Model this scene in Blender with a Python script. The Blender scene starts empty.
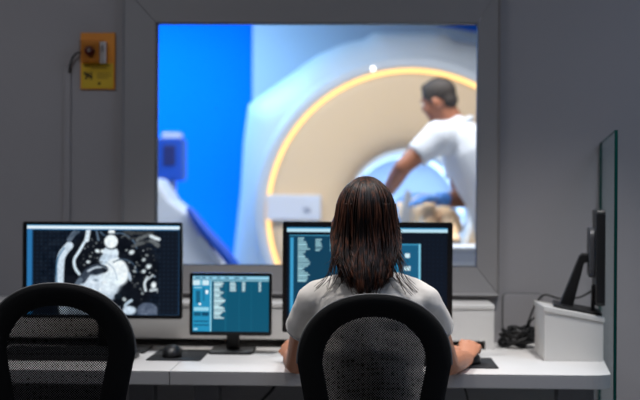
import bpy, bmesh, math, random
import numpy as np
from mathutils import Vector, Matrix, noise as mnoise
PI = math.pi
rnd = random.Random(7)
S = bpy.context.scene
COL = S.collection
# ------------------------------------------------------------------ camera
F = 1333.0                       # focal length in pixels of the 640 px wide frame
CAMZ = 1.255
YAW = math.radians(2.0); ROLL = math.radians(0.33)
_f = Vector((-math.sin(YAW), math.cos(YAW), 0)); _R = Vector((math.cos(YAW), math.sin(YAW), 0)); _Z = Vector((0, 0, 1))
_r = _R*math.cos(ROLL) + _Z*math.sin(ROLL); _u = -_R*math.sin(ROLL) + _Z*math.cos(ROLL)
def P(px, py, Y):
    """room point at depth Y seen at a pixel of the photograph"""
    d = _f + _r*((px-320)/F) + _u*((200-py)/F)
    return Vector((0, 0, CAMZ)) + d*(Y/d.y)
def PX(px, Y, py=300): return P(px, py, Y).x
def PZ(py, Y, px=320): return P(px, py, Y).z
cd = bpy.data.cameras.new('camera'); cam = bpy.data.objects.new('camera', cd); COL.objects.link(cam)
M = Matrix((( _r.x, _u.x, -_f.x, 0), (_r.y, _u.y, -_f.y, 0), (_r.z, _u.z, -_f.z, CAMZ), (0, 0, 0, 1)))
cam.matrix_world = M
cd.sensor_width = 36; cd.lens = F*36/640
cd.clip_start = .05; cd.clip_end = 60
cd.dof.use_dof = True; cd.dof.focus_distance = 3.62; cd.dof.aperture_fstop = 2.2; cd.dof.aperture_blades = 9
S.camera = cam

# ------------------------------------------------------------------ materials
def lin(c):
    return tuple(((v/255)/12.92 if v/255 <= .04045 else ((v/255+.055)/1.055)**2.4) for v in c) + (1,)
def mat(name, rgb, rough=.5, metal=0, spec=.5, var=0, vscale=20, bump=0, bscale=200, coat=0):
    m = bpy.data.materials.new(name); m.use_nodes = True
    nt = m.node_tree; b = nt.nodes['Principled BSDF']
    b.inputs['Base Color'].default_value = lin(rgb)
    b.inputs['Roughness'].default_value = rough; b.inputs['Metallic'].default_value = metal
    b.inputs['Specular IOR Level'].default_value = spec
    b.inputs['Coat Weight'].default_value = coat
    tc = nt.nodes.new('ShaderNodeTexCoord')
    if var:
        n = nt.nodes.new('ShaderNodeTexNoise'); n.inputs['Scale'].default_value = vscale; n.inputs['Detail'].default_value = 4
        nt.links.new(tc.outputs['Object'], n.inputs['Vector'])
        mx = nt.nodes.new('ShaderNodeMix'); mx.data_type = 'RGBA'
        c = lin(rgb)
        mx.inputs[6].default_value = tuple(v*(1-var) for v in c[:3]) + (1,)
        mx.inputs[7].default_value = tuple(min(1, v*(1+var)) for v in c[:3]) + (1,)
        nt.links.new(n.outputs['Fac'], mx.inputs[0]); nt.links.new(mx.outputs[2], b.inputs['Base Color'])
    if bump:
        n2 = nt.nodes.new('ShaderNodeTexNoise'); n2.inputs['Scale'].default_value = bscale; n2.inputs['Detail'].default_value = 3
        nt.links.new(tc.outputs['Object'], n2.inputs['Vector'])
        bp = nt.nodes.new('ShaderNodeBump'); bp.inputs['Strength'].default_value = bump; bp.inputs['Distance'].default_value = .01
        nt.links.new(n2.outputs['Fac'], bp.inputs['Height']); nt.links.new(bp.outputs['Normal'], b.inputs['Normal'])
    return m
def emit(name, rgb, strength):
    m = bpy.data.materials.new(name); m.use_nodes = True; nt = m.node_tree
    nt.nodes.remove(nt.nodes['Principled BSDF'])
    e = nt.nodes.new('ShaderNodeEmission'); e.inputs['Color'].default_value = lin(rgb); e.inputs['Strength'].default_value = strength
    nt.links.new(e.outputs[0], nt.nodes['Material Output'].inputs['Surface'])
    return m
def thin_glass(name, tint, refl=1.0, const=None):
    m = bpy.data.materials.new(name); m.use_nodes = True; nt = m.node_tree
    nt.nodes.remove(nt.nodes['Principled BSDF'])
    t = nt.nodes.new('ShaderNodeBsdfTransparent'); t.inputs[0].default_value = tint + (1,)
    g = nt.nodes.new('ShaderNodeBsdfGlossy'); g.inputs['Roughness'].default_value = .02
    fr = nt.nodes.new('ShaderNodeFresnel'); fr.inputs['IOR'].default_value = 1.0 + .45*refl
    mx = nt.nodes.new('ShaderNodeMixShader')
    if const is None: nt.links.new(fr.outputs[0], mx.inputs[0])
    else: mx.inputs[0].default_value = const
    nt.links.new(t.outputs[0], mx.inputs[1]); nt.links.new(g.outputs[0], mx.inputs[2])
    nt.links.new(mx.outputs[0], nt.nodes['Material Output'].inputs['Surface'])
    return m
def screen_mat(name, strength):
    m = bpy.data.materials.new(name); m.use_nodes = True; nt = m.node_tree
    b = nt.nodes['Principled BSDF']
    b.inputs['Base Color'].default_value = (.003, .003, .004, 1); b.inputs['Roughness'].default_value = .4; b.inputs['Specular IOR Level'].default_value = .12
    a = nt.nodes.new('ShaderNodeAttribute'); a.attribute_name = 'display'
    nt.links.new(a.outputs['Color'], b.inputs['Emission Color']); b.inputs['Emission Strength'].default_value = strength
    return m
def mesh_fabric(name):
    """open black weave: little square holes in object space"""
    m = bpy.data.materials.new(name); m.use_nodes = True; nt = m.node_tree
    b = nt.nodes['Principled BSDF']; b.inputs['Base Color'].default_value = lin((13, 13, 14)); b.inputs['Roughness'].default_value = .9; b.inputs['Specular IOR Level'].default_value = .15
    tc = nt.nodes.new('ShaderNodeTexCoord'); sep = nt.nodes.new('ShaderNodeSeparateXYZ')
    nt.links.new(tc.outputs['Object'], sep.inputs[0])
    k = 2*PI/.0046
    def math_(op, a, bv=None):
        n = nt.nodes.new('ShaderNodeMath'); n.operation = op
        if isinstance(a, (int, float)): n.inputs[0].default_value = a
        else: nt.links.new(a, n.inputs[0])
        if bv is not None:
            if isinstance(bv, (int, float)): n.inputs[1].default_value = bv
            else: nt.links.new(bv, n.inputs[1])
        return n.outputs[0]
    d1 = math_('ADD', sep.outputs[0], sep.outputs[2]); d2 = math_('SUBTRACT', sep.outputs[0], sep.outputs[2])
    s = math_('ADD', math_('SINE', math_('MULTIPLY', d1, k*.7)), math_('SINE', math_('MULTIPLY', d2, k*.7)))
    hole = math_('GREATER_THAN', s, .85)
    t = nt.nodes.new('ShaderNodeBsdfTransparent'); mx = nt.nodes.new('ShaderNodeMixShader')
    nt.links.new(hole, mx.inputs[0]); nt.links.new(b.outputs[0], mx.inputs[1]); nt.links.new(t.outputs[0], mx.inputs[2])
    nt.links.new(mx.outputs[0], nt.nodes['Material Output'].inputs['Surface'])
    return m
def hair_mat(name):
    m = bpy.data.materials.new(name); m.use_nodes = True; nt = m.node_tree
    b = nt.nodes['Principled BSDF']; b.inputs['Roughness'].default_value = .42; b.inputs['Specular IOR Level'].default_value = .32
    tc = nt.nodes.new('ShaderNodeTexCoord'); mp = nt.nodes.new('ShaderNodeMapping'); mp.inputs['Scale'].default_value = (90, 90, 5)
    n = nt.nodes.new('ShaderNodeTexNoise'); n.inputs['Scale'].default_value = 1.2; n.inputs['Detail'].default_value = 4
    cr = nt.nodes.new('ShaderNodeValToRGB'); cr.color_ramp.elements[0].position = .46; cr.color_ramp.elements[1].position = .84
    cr.color_ramp.elements[0].color = lin((27, 16, 12)); cr.color_ramp.elements[1].color = lin((124, 72, 48))
    nt.links.new(tc.outputs['Object'], mp.inputs[0]); nt.links.new(mp.outputs[0], n.inputs['Vector'])
    nt.links.new(n.outputs['Fac'], cr.inputs[0]); nt.links.new(cr.outputs[0], b.inputs['Base Color'])
    return m
m_wall = mat('wall_paint', (150, 147, 148), .8, var=.03, vscale=3, bump=.05, bscale=300)
m_frame = mat('window_frame_paint', (142, 140, 140), .45, var=.02, vscale=4)
m_ceil = mat('ceiling_paint', (170, 170, 172), .9, var=.02)
m_floor = mat('floor_vinyl', (190, 190, 190), .45, var=.1, vscale=6)
m_white = mat('white_laminate', (205, 203, 200), .42, var=.02, vscale=8)
m_desk = mat('desk_laminate', (214, 212, 210), .5, var=.02, vscale=10)
m_edge = mat('desk_edge_band', (176, 175, 176), .5, var=.02)
m_grey = mat('grey_metal', (104, 104, 108), .45, metal=.2, var=.05)
m_black = mat('black_plastic', (18, 18, 20), .42, var=.1, vscale=40)
m_blackg = mat('black_gloss', (10, 10, 12), .3)
m_key = mat('key_plastic', (24, 24, 26), .5)
m_pad = mat('mouse_pad_cloth', (24, 25, 28), .8, bump=.1, bscale=900)
m_cable = mat('cable_rubber', (16, 16, 17), .5)
m_foam = mat('black_upholstery', (8, 8, 9), .85, spec=.2, bump=.25, bscale=700, var=.15, vscale=60)
m_mesh = mesh_fabric('chair_mesh')
m_skin = mat('skin', (190, 130, 100), .5, var=.07, vscale=14, bump=.03, bscale=250)
m_skin2 = mat('skin_tan', (152, 98, 74), .5, var=.06, vscale=10)
m_skin3 = mat('skin_pale', (244, 206, 162), .5, var=.04, vscale=10)
m_shirt = mat('white_cotton', (226, 220, 212), .85, var=.03, vscale=12, bump=.25, bscale=18)
m_seam = mat('seam_cotton', (176, 174, 172), .9)
m_trous = mat('dark_trousers', (40, 42, 50), .85, var=.05)
m_polo = mat('white_polo', (204, 210, 220), .85, var=.02, bump=.25, bscale=10)
m_trous2 = mat('white_trousers', (205, 208, 214), .85, var=.03)
m_gown = mat('blue_gown', (110, 165, 230), .85, var=.05)
m_glove = mat('blue_glove', (90, 150, 225), .5)
m_hair = hair_mat('brown_hair')
m_hair2 = mat('short_dark_hair', (48, 42, 40), .7, var=.3, vscale=60)
m_eye = mat('eye_white', (225, 222, 216), .3); m_iris = mat('eye_iris', (50, 34, 24), .3); m_lip = mat('lips', (158, 90, 82), .5)
m_shoe = mat('shoe', (50, 50, 54), .6)
m_orange = mat('orange_plate', (214, 132, 16), .5, var=.03); m_yellow = mat('yellow_sticker', (196, 160, 8), .5, var=.03)
m_red = mat('red_button', (110, 20, 24), .4); m_label = mat('label_paper', (200, 200, 208), .7); m_ink = mat('ink', (40, 30, 12), .8)
m_cover = thin_glass('clear_cover', (.9, .88, .84))
m_pane = thin_glass('window_pane_glass', (.965, .98, .985), .6)
m_glass = thin_glass('partition_glass', (.92, .965, .96), const=.035)
m_gedge = mat('glass_edge', (14, 66, 60), .2, var=.1)
m_wallfar = mat('exam_wall_white', (176, 184, 200), .8, var=.02)
m_blue = mat('blue_lit_wall', (0, 116, 252), .85, spec=.05, var=.02, vscale=2)  # blue of the wall's LED lighting put into the base colour
m_gantry = mat('scanner_shell', (236, 208, 172), .45, var=.01)
m_housing = mat('scanner_housing', (206, 214, 224), .5, var=.01)
m_bore = mat('bore_lining', (214, 224, 238), .5)
m_ring = emit('ring_light', (255, 206, 132), 2.2)
m_led = emit('lamp_white', (255, 250, 244), 5.0)
m_tech = mat('pale_grey_shell', (200, 208, 222), .5, var=.03)
m_techb = mat('blue_shell', (18, 78, 190), .45, var=.05)
m_chrome = mat('brushed_steel', (170, 174, 180), .35, metal=.8)
m_screenL = screen_mat('screen_scan', 1.0)

# ------------------------------------------------------------------ mesh builder
class MB:
    def __init__(s): s.v = []; s.f = []; s.mi = []; s.sm = []
    def add(s, vs, fs, mi=0, smooth=False):
        o = len(s.v); s.v += [tuple(v) for v in vs]
        for f in fs: s.f.append([o+i for i in f]); s.mi.append(mi); s.sm.append(smooth)
    def box(s, a, b, mi=0, M=None):
        x0, y0, z0 = a; x1, y1, z1 = b
        vs = [(x0,y0,z0),(x1,y0,z0),(x1,y1,z0),(x0,y1,z0),(x0,y0,z1),(x1,y0,z1),(x1,y1,z1),(x0,y1,z1)]
        if M: vs = [M @ Vector(v) for v in vs]
        s.add(vs, [(0,3,2,1),(4,5,6,7),(0,1,5,4),(1,2,6,5),(2,3,7,6),(3,0,4,7)], mi); return s
    def prism(s, poly, axis, a, b, mi=0, M=None, smooth=False):
        """poly: 2D points; extruded along axis ('x','y','z') from a to b"""
        def mk(p, t):
            v = {'x': (t, p[0], p[1]), 'y': (p[0], t, p[1]), 'z': (p[0], p[1], t)}[axis]
            return M @ Vector(v) if M else v
        n = len(poly); vs = [mk(p, a) for p in poly] + [mk(p, b) for p in poly]
        fs = [tuple(range(n-1, -1, -1)), tuple(range(n, 2*n))] + [(i, (i+1) % n, n+(i+1) % n, n+i) for i in range(n)]
        s.add(vs, fs, mi, smooth); return s
    def loft(s, rings, mi=0, smooth=True, cap=True, closed=True):
        n = len(rings[0]); vs = [p for r in rings for p in r]; fs = []
        for i in range(len(rings)-1):
            for j in range(n if closed else n-1):
                k = (j+1) % n; fs.append((i*n+j, i*n+k, (i+1)*n+k, (i+1)*n+j))
        if cap and closed: fs += [tuple(range(n-1, -1, -1)), tuple(range((len(rings)-1)*n, len(rings)*n))]
        s.add(vs, fs, mi, smooth); return s
    def tube(s, pts, rad, n=10, mi=0, flat=1.0, roundcap=True, up=None):
        pts = [Vector(p) for p in pts]
        if isinstance(rad, (int, float)): rad = [rad]*len(pts)
        if roundcap:
            d0 = (pts[0]-pts[1]).normalized(); d1 = (pts[-1]-pts[-2]).normalized(); r0, r1 = rad[0], rad[-1]
            pts = [pts[0]+d0*r0*.97, pts[0]+d0*r0*.6] + pts + [pts[-1]+d1*r1*.6, pts[-1]+d1*r1*.97]
            rad = [r0*.25, r0*.8] + list(rad) + [r1*.8, r1*.25]
        rings = []; N = None
        for i, p in enumerate(pts):
            t = (pts[min(i+1, len(pts)-1)]-pts[max(i-1, 0)]).normalized()
            if N is None:
                a = Vector(up) if up else (Vector((0, 0, 1)) if abs(t.z) < .9 else Vector((1, 0, 0)))
                N = (a - t*a.dot(t)).normalized()
            else: N = (N - t*N.dot(t)).normalized()
            B = t.cross(N)
            rings.append([p + N*(math.cos(2*PI*k/n)*rad[i]*flat) + B*(math.sin(2*PI*k/n)*rad[i]) for k in range(n)])
        s.loft(rings, mi); return s
    def ell(s, c, r, nu=20, nv=12, mi=0, M=None):
        c = Vector(c); rings = []
        for i in range(nv+1):
            th = PI*(.02 + .96*i/nv)
            rg = [Vector((r[0]*math.sin(th)*math.cos(2*PI*k/nu), r[1]*math.sin(th)*math.sin(2*PI*k/nu), -r[2]*math.cos(th))) for k in range(nu)]
            rings.append([c + (M @ v if M else v) for v in rg])
        s.loft(rings, mi); return s
    def lathe(s, prof, axis_o, n=64, mi=0, closed=False):
        """prof: (radius, along +Y) list around the Y axis through axis_o"""
        o = Vector(axis_o); vs = []; fs = []
        for r, y in prof:
            vs += [o + Vector((r*math.cos(2*PI*k/n), y, r*math.sin(2*PI*k/n))) for k in range(n)]
        m = len(prof)
        for i in range(m if closed else m-1):
            for j in range(n):
                k = (j+1) % n; i2 = (i+1) % m
                fs.append((i*n+j, i*n+k, i2*n+k, i2*n+j))
        s.add(vs, fs, mi, True); return s
    def cyl(s, a, b, r, n=20, mi=0, r2=None):
        s.tube([a, b], [r, r if r2 is None else r2], n, mi, roundcap=False); return s
    def mesh(s, name, mats):
        me = bpy.data.meshes.new(name); me.from_pydata(s.v, [], s.f); me.update()
        for m in (mats if isinstance(mats, (list, tuple)) else [mats]): me.materials.append(m)
        me.polygons.foreach_set('material_index', s.mi); me.polygons.foreach_set('use_smooth', s.sm)
        bm = bmesh.new(); bm.from_mesh(me); bmesh.ops.recalc_face_normals(bm, faces=bm.faces); bm.to_mesh(me); bm.free()
        return me
    def build(s, name, mats, parent=None, bevel=0, seg=2, origin=None):
        me = s.mesh(name, mats); o = bpy.data.objects.new(name, me); COL.objects.link(o)
        if parent is not None: o.parent = parent; o.matrix_parent_inverse = Matrix.Translation(-Vector(parent.location)) if parent.get('_w') else Matrix()
        elif origin is not None:
            me.transform(Matrix.Translation(-Vector(origin))); o.location = origin
        if bevel:
            b = o.modifiers.new('bevel', 'BEVEL'); b.width = bevel; b.segments = seg; b.limit_method = 'ANGLE'; b.angle_limit = math.radians(40)
        return o
def remesh(mb, voxel, smooth=6, fac=.5):
    """fuse overlapping closed shapes into one continuous skin"""
    me = mb.mesh('tmp', []); o = bpy.data.objects.new('tmp', me); COL.objects.link(o)
    r = o.modifiers.new('r', 'REMESH'); r.mode = 'VOXEL'; r.voxel_size = voxel; r.use_smooth_shade = True
    if smooth:
        sm = o.modifiers.new('s', 'SMOOTH'); sm.iterations = smooth; sm.factor = fac
    dg = bpy.context.evaluated_depsgraph_get(); dg.update()
    me2 = bpy.data.meshes.new_from_object(o.evaluated_get(dg), depsgraph=dg)
    bpy.data.objects.remove(o); bpy.data.meshes.remove(me)
    me2.polygons.foreach_set('use_smooth', [True]*len(me2.polygons))
    return me2
def linkmesh(name, me, m, parent=None):
    me.name = name; me.materials.clear()
    for x in (m if isinstance(m, (list, tuple)) else [m]): me.materials.append(x)
    o = bpy.data.objects.new(name, me); COL.objects.link(o)
    if parent is not None: o.parent = parent
    return o
def tag(o, label=None, cat=None, group=None, kind=None):
    if label: o['label'] = label
    if cat: o['category'] = cat
    if group: o['group'] = group
    if kind: o['kind'] = kind
    return o
def thing(name, label, cat, loc=(0, 0, 0), rz=0, group=None):
    o = bpy.data.objects.new(name, None); COL.objects.link(o); o.location = loc; o.rotation_euler = (0, 0, rz); o.empty_display_size = .1
    return tag(o, label, cat, group)
def struct(o): o['kind'] = 'structure'; return o
def copy_tree(o, parent=None):
    c = o.copy(); COL.objects.link(c)
    if parent is not None: c.parent = parent
    for ch in list(o.children): copy_tree(ch, c)
    return c
def rot(z=0, x=0, y=0): return Matrix.Rotation(z, 4, 'Z') @ Matrix.Rotation(y, 4, 'Y') @ Matrix.Rotation(x, 4, 'X')
def smooth_path(pts, n=8):
    pts = [Vector(p) for p in pts]; out = []
    for i in range(len(pts)-1):
        p0 = pts[max(i-1, 0)]; p1 = pts[i]; p2 = pts[i+1]; p3 = pts[min(i+2, len(pts)-1)]
        for k in range(n):
            t = k/n
            out.append(.5*((2*p1) + (p2-p0)*t + (2*p0-5*p1+4*p2-p3)*t*t + (3*p1-p0-3*p2+p3)*t**3))
    out.append(pts[-1]); return out

# ------------------------------------------------------------------ setting
YW = 4.95; YW2 = 5.10            # the partition between control room and exam room
XL, XR, YB, YF, ZC = -2.7, 2.7, -1.2, 9.8, 2.9
struct(MB().box((XL-.1, YB-.1, -.1), (XR+.1, YF+.1, 0)).build('floor', m_floor))
struct(MB().box((XL-.1, YB-.1, ZC), (XR+.1, YF+.1, ZC+.1)).build('ceiling', m_ceil))
struct(MB().box((XL-.1, YB, 0), (XL, YF, ZC)).build('wall_left', m_wall))
struct(MB().box((XR, YB, 0), (XR+.1, YF, ZC)).build('wall_right', m_wall))
struct(MB().box((XL-.1, YB-.1, 0), (XR+.1, YB, ZC)).build('wall_back', m_wall))
# far wall of the exam room: blue lighting put into its colour, with a white projecting panel behind the scanner
struct(MB().box((XL-.1, YF, 0), (XR+.1, YF+.1, ZC)).build('wall_far', m_blue))
# window: outer frame size
g0 = P(156, 23.5, YW); g1 = P(477, 266, YW)
gx0, gx1, gz0, gz1 = PX(155.2, YW, 150), PX(477.3, YW, 150), PZ(265.9, YW, 320), PZ(22.8, YW, 320)
f0x, f1x, fz0, fz1 = PX(121.8, YW), PX(498.5, YW), PZ(294, YW, 320), gz1 + .135
w = MB()
w.box((XL-.1, YW, 0), (f0x, YW2, ZC)); w.box((f1x, YW, 0), (XR+.1, YW2, ZC))
w.box((f0x, YW, 0), (f1x, YW2, fz0)); w.box((f0x, YW, fz1), (f1x, YW2, ZC))
struct(w.build('wall_front', m_wall))
# frame with mitred corners (four trapezoid boards, sloping inward to a stop)
fr = MB(); prof = [(0, -.022), (.012, -.030), (.085, -.018), (1, -.006), (1, .05), (0, .05)]
o4 = [(f0x, fz0), (f1x, fz0), (f1x, fz1), (f0x, fz1)]; i4 = [(gx0, gz0), (gx1, gz0), (gx1, gz1), (gx0, gz1)]
for k in range(4):
    k2 = (k+1) % 4; e = .0012
    def ring(o, i, sx):
        return [Vector((o[0]+(i[0]-o[0])*t, YW+d, o[1]+(i[1]-o[1])*t)) for t, d in prof]
    a = ring(o4[k], i4[k], 0); b = ring(o4[k2], i4[k2], 0)
    dv = (b[0]-a[0]).normalized()*e
    fr.loft([[p+dv for p in a], [p-dv for p in b]], smooth=False)
win = fr.build('window_1', m_frame); struct(win)
st = MB()
t = .012
for (a, b) in (((gx0-.012, gz0-.004), (gx0+.0035, gz1+.004)), ((gx1-.001, gz0-.004), (gx1+.004, gz1+.004)), ((gx0, gz0-.004), (gx1, gz0+.002)), ((gx0, gz1-.002), (gx1, gz1+.004))):
    st.box((a[0], YW-.004, a[1]), (b[0], YW+.05, b[1]))
st.build('glazing_gasket', mat('gasket_rubber', (44, 46, 52), .6), win)
MB().box((gx0-.03, YW+.052, gz0-.03), (gx1+.03, YW+.060, gz1+.03)).build('window_pane', m_pane, win)
# reveal on the exam-room side
rv = MB()
for (a, b) in (((f0x, fz0), (gx0-.03, fz1)), ((gx1+.03, fz0), (f1x, fz1)), ((gx0-.03, fz0), (gx1+.03, gz0-.03)), ((gx0-.03, gz1+.03), (gx1+.03, fz1))):
    rv.box((a[0], YW+.062, a[1]), (b[0], YW2+.01, b[1]))
rv.build('window_reveal', m_frame, win)
# vertical cable trunking on the wall left of the window
tx0, tx1 = PX(63.5, YW), PX(70, YW)
struct(MB().box((tx0, YW-.010, .0), (tx1, YW, PZ(66, YW, 67))).build('trim_1', m_wall, bevel=.003))
# flat cable cover plate on the wall right of the window
cx0, cx1 = PX(503, YW), PX(541, YW); cz1 = PZ(294, YW, 520)
def rrect(x0, z0, x1, z1, r, n=5):
    out = []
    for (cx, cz, a0) in ((x1-r, z0+r, -90), (x1-r, z1-r, 0), (x0+r, z1-r, 90), (x0+r, z0+r, 180)):
        for i in range(n+1):
            a = math.radians(a0+90*i/n); out.append((cx+r*math.cos(a), cz+r*math.sin(a)))
    return out
cp = thing('wall_cover_plate', 'flat grey cover plate with rounded corners on the wall behind the black cables', 'cover plate', (0, 0, 0))
MB().prism(rrect(cx0, .78, cx1, cz1, .014), 'y', YW-.012, YW).build('plate', m_wall, cp, bevel=.002)
MB().prism(rrect(cx0-.004, .776, cx1+.004, cz1+.004, .017), 'y', YW-.004, YW).build('plate_border', mat('dark_border', (104, 104, 107), .7), cp)  # darker border round the plate

# ------------------------------------------------------------------ glass partition on the right end of the desk
ga = P(613.6, 300, 4.00); gb = P(598.6, 300, YW-.012)
gd = Vector((gb.x-ga.x, gb.y-ga.y, 0)); gl = gd.length; gd.normalize(); gn = Vector((gd.y, -gd.x, 0))
gzt = PZ(130, 4.0, 614)
def glx(Y): return ga.x + (gb.x-ga.x)*(Y-ga.y)/(gb.y-ga.y)
q = MB(); th = .010
def gp(t, s, z): v = ga + gd*t + gn*s; return (v.x, v.y, z)
vs = [gp(0, 0, 0), gp(gl, 0, 0), gp(gl, 0, gzt), gp(0, 0, gzt), gp(0, th, 0), gp(gl, th, 0), gp(gl, th, gzt), gp(0, th, gzt)]
q.add(vs, [(0, 1, 2, 3), (4, 7, 6, 5)], 0); q.add(vs, [(0, 3, 7, 4), (1, 5, 6, 2), (3, 2, 6, 7), (0, 4, 5, 1)], 1)
tag(q.build('glass_partition', [m_glass, m_gedge]), 'upright clear glass screen with dark green edge at the right end of the desk', 'glass screen')

# ------------------------------------------------------------------ desks
ZD = .73; YD = 4.05; DT = .043
seam = PX(169.5, YD, 378)
dk = thing('desk', 'long white desk with rounded front corner, right of the join in the desk edge', 'desk')
rx = glx(YD+.04) - .002
poly = [(seam+.001, YD)]
cr = .075
for i in range(9):
    a = math.radians(-90+90*i/8); poly.append((rx-cr+cr*math.cos(a), YD+cr*.62+cr*.62*math.sin(a)))
poly += [(glx(YW)-.010, YW-.002), (seam+.001, YW-.002)]
top = MB().prism(poly, 'z', ZD-DT, ZD-.002, 0).build('desk_edge', m_edge, dk, bevel=.003)
MB().prism([(x, y) for x, y in poly], 'z', ZD-.002, ZD, 0).build('desk_top', m_desk, dk)
lx0, lx1 = PX(556, 4.3), PX(592, 4.3)
MB().box((lx0, 4.25, .02), (lx1, 4.33, ZD-DT)).build('leg', m_grey, dk, bevel=.004)
MB().box((lx0-.01, 4.15, 0), (lx1+.01, 4.85, .03)).build('foot', m_grey, dk, bevel=.006)
MB().box((seam+.05, 4.25, .02), (seam+.13, 4.33, ZD-DT)).build('leg', m_grey, dk, bevel=.004)
dl = thing('desk', 'white desk at the left, behind the empty chair', 'desk')
xl = -2.15
MB().prism([(xl, YD), (seam-.001, YD), (seam-.001, YW-.002), (xl, YW-.002)], 'z', ZD-DT, ZD-.002).build('desk_edge', m_edge, dl, bevel=.003)
MB().prism([(xl, YD), (seam-.001, YD), (seam-.001, YW-.002), (xl, YW-.002)], 'z', ZD-.002, ZD).build('desk_top', m_desk, dl)
for x in (xl+.05, seam-.16): MB().box((x, 4.25, .0), (x+.08, 4.33, ZD-DT)).build('leg', m_grey, dl, bevel=.004)

# ------------------------------------------------------------------ long monitor shelf along the wall
ZR = .888; YR = 4.72
rsx = PX(494, YR, 330)
rs = thing('desk_shelf', 'long low white shelf running along the wall behind the monitors', 'shelf')
MB().box((xl, YR-.004, ZR-.016), (rsx+.002, YW-.002, ZR)).build('shelf_top', m_white, rs, bevel=.003)
MB().box((xl, YR, ZD+.030), (rsx-.030, YR+.016, ZR-.016)).build('front_panel', m_white, rs)
MB().box((rsx-.030, YR, ZD), (rsx, YW-.004, ZR-.016)).build('end_panel', m_white, rs)
MB().box((xl, YR, ZD), (xl+.018, YW-.004, ZR-.016)).build('end_panel', m_white, rs)

# ------------------------------------------------------------------ sloped riser box at the right, with its side monitor
yb0, yb1 = 4.40, 4.56
bx0 = PX(543.5, yb0, 330); bx1 = min(PX(605.5, yb0, 340), glx(yb0)-.004)
zl, zr = PZ(306, yb0, 543), PZ(317.5, yb0, 605)
bx = thing('monitor_riser', 'white box riser with sloping lid on the right end of the desk', 'riser')
MB().prism([(bx0+.004, ZD), (bx1-.004, ZD), (bx1-.004, zr-.018), (bx0+.004, zl-.018)], 'y', yb0+.004, yb1+.10).build('box_body', m_white, bx, bevel=.002)
MB().prism([(bx0, zl-.018), (bx1, zr-.018), (bx1, zr), (bx0, zl)], 'y', yb0, yb1+.10).build('lid', m_white, bx, bevel=.003)
def lidz(x): return zl + (zr-zl)*(x-bx0)/(bx1-bx0)

# ------------------------------------------------------------------ screens drawn as point colours
def s2l(a): a = np.asarray(a, float)/255; return np.where(a <= .04045, a/12.92, ((a+.055)/1.055)**2.4)
class Canvas:
    """an RGB raster addressed in photo pixels of the screen rectangle"""
    def __init__(s, x0, y0, x1, y1, k, bg):
        s.x0, s.y0, s.k = x0, y0, k
        s.W = int((x1-x0)*k); s.H = int((y1-y0)*k)
        s.im = np.ones((s.H, s.W, 3))*np.array(bg, float)
        s.yy, s.xx = np.mgrid[0:s.H, 0:s.W]; s.xx = s.xx/k + x0; s.yy = s.yy/k + y0
    def rect(s, x0, y0, x1, y1, c, a=1):
        m = ((s.xx >= x0) & (s.xx < x1) & (s.yy >= y0) & (s.yy < y1))[..., None]*a
        s.im = s.im*(1-m) + m*np.array(c, float)
    def ell(s, cx, cy, rx, ry, c, ang=0, a=1, soft=.15):
        ca, sa = math.cos(math.radians(ang)), math.sin(math.radians(ang))
        dx, dy = s.xx-cx, s.yy-cy; u = (dx*ca+dy*sa)/rx; v = (-dx*sa+dy*ca)/ry
        d = np.sqrt(u*u+v*v); m = (np.clip((1+soft-d)/(2*soft), 0, 1)*a)[..., None]
        s.im = s.im*(1-m) + m*np.array(c, float)
    def path(s, pts, w, c, a=1):
        pts = smooth_path([(x, y, 0) for x, y in pts], 6)
        d = np.full(s.xx.shape, 1e9)
        for p, q2 in zip(pts, pts[1:]):
            vx, vy = q2.x-p.x, q2.y-p.y; L = vx*vx+vy*vy+1e-9
            t = np.clip(((s.xx-p.x)*vx+(s.yy-p.y)*vy)/L, 0, 1)
            d = np.minimum(d, np.hypot(s.xx-p.x-t*vx, s.yy-p.y-t*vy))
        m = (np.clip((w/2+.4-d)/.8, 0, 1)*a)[..., None]; s.im = s.im*(1-m) + m*np.array(c, float)
    def noise(s, amp, scale, x0, y0, x1, y1, thr=60):
        rs_ = np.random.RandomState(3); n = np.zeros(s.xx.shape)
        for sc, w_ in ((scale, .6), (scale*.45, .4)):
            g = rs_.rand(int(s.H/s.k/sc)+3, int(s.W/s.k/sc)+3)
            u = (s.xx-s.x0)/sc; v = (s.yy-s.y0)/sc; i = u.astype(int); j = v.astype(int); fu = u-i; fv = v-j
            fu = fu*fu*(3-2*fu); fv = fv*fv*(3-2*fv)
            n += w_*((g[j, i]*(1-fu)+g[j, i+1]*fu)*(1-fv) + (g[j+1, i]*(1-fu)+g[j+1, i+1]*fu)*fv)
        m = ((s.xx >= x0) & (s.xx < x1) & (s.yy >= y0) & (s.yy < y1) & (s.im.mean(2) > thr))[..., None]
        s.im = np.clip(s.im + m*(n[..., None]-.5)*amp, 0, 255)
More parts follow.
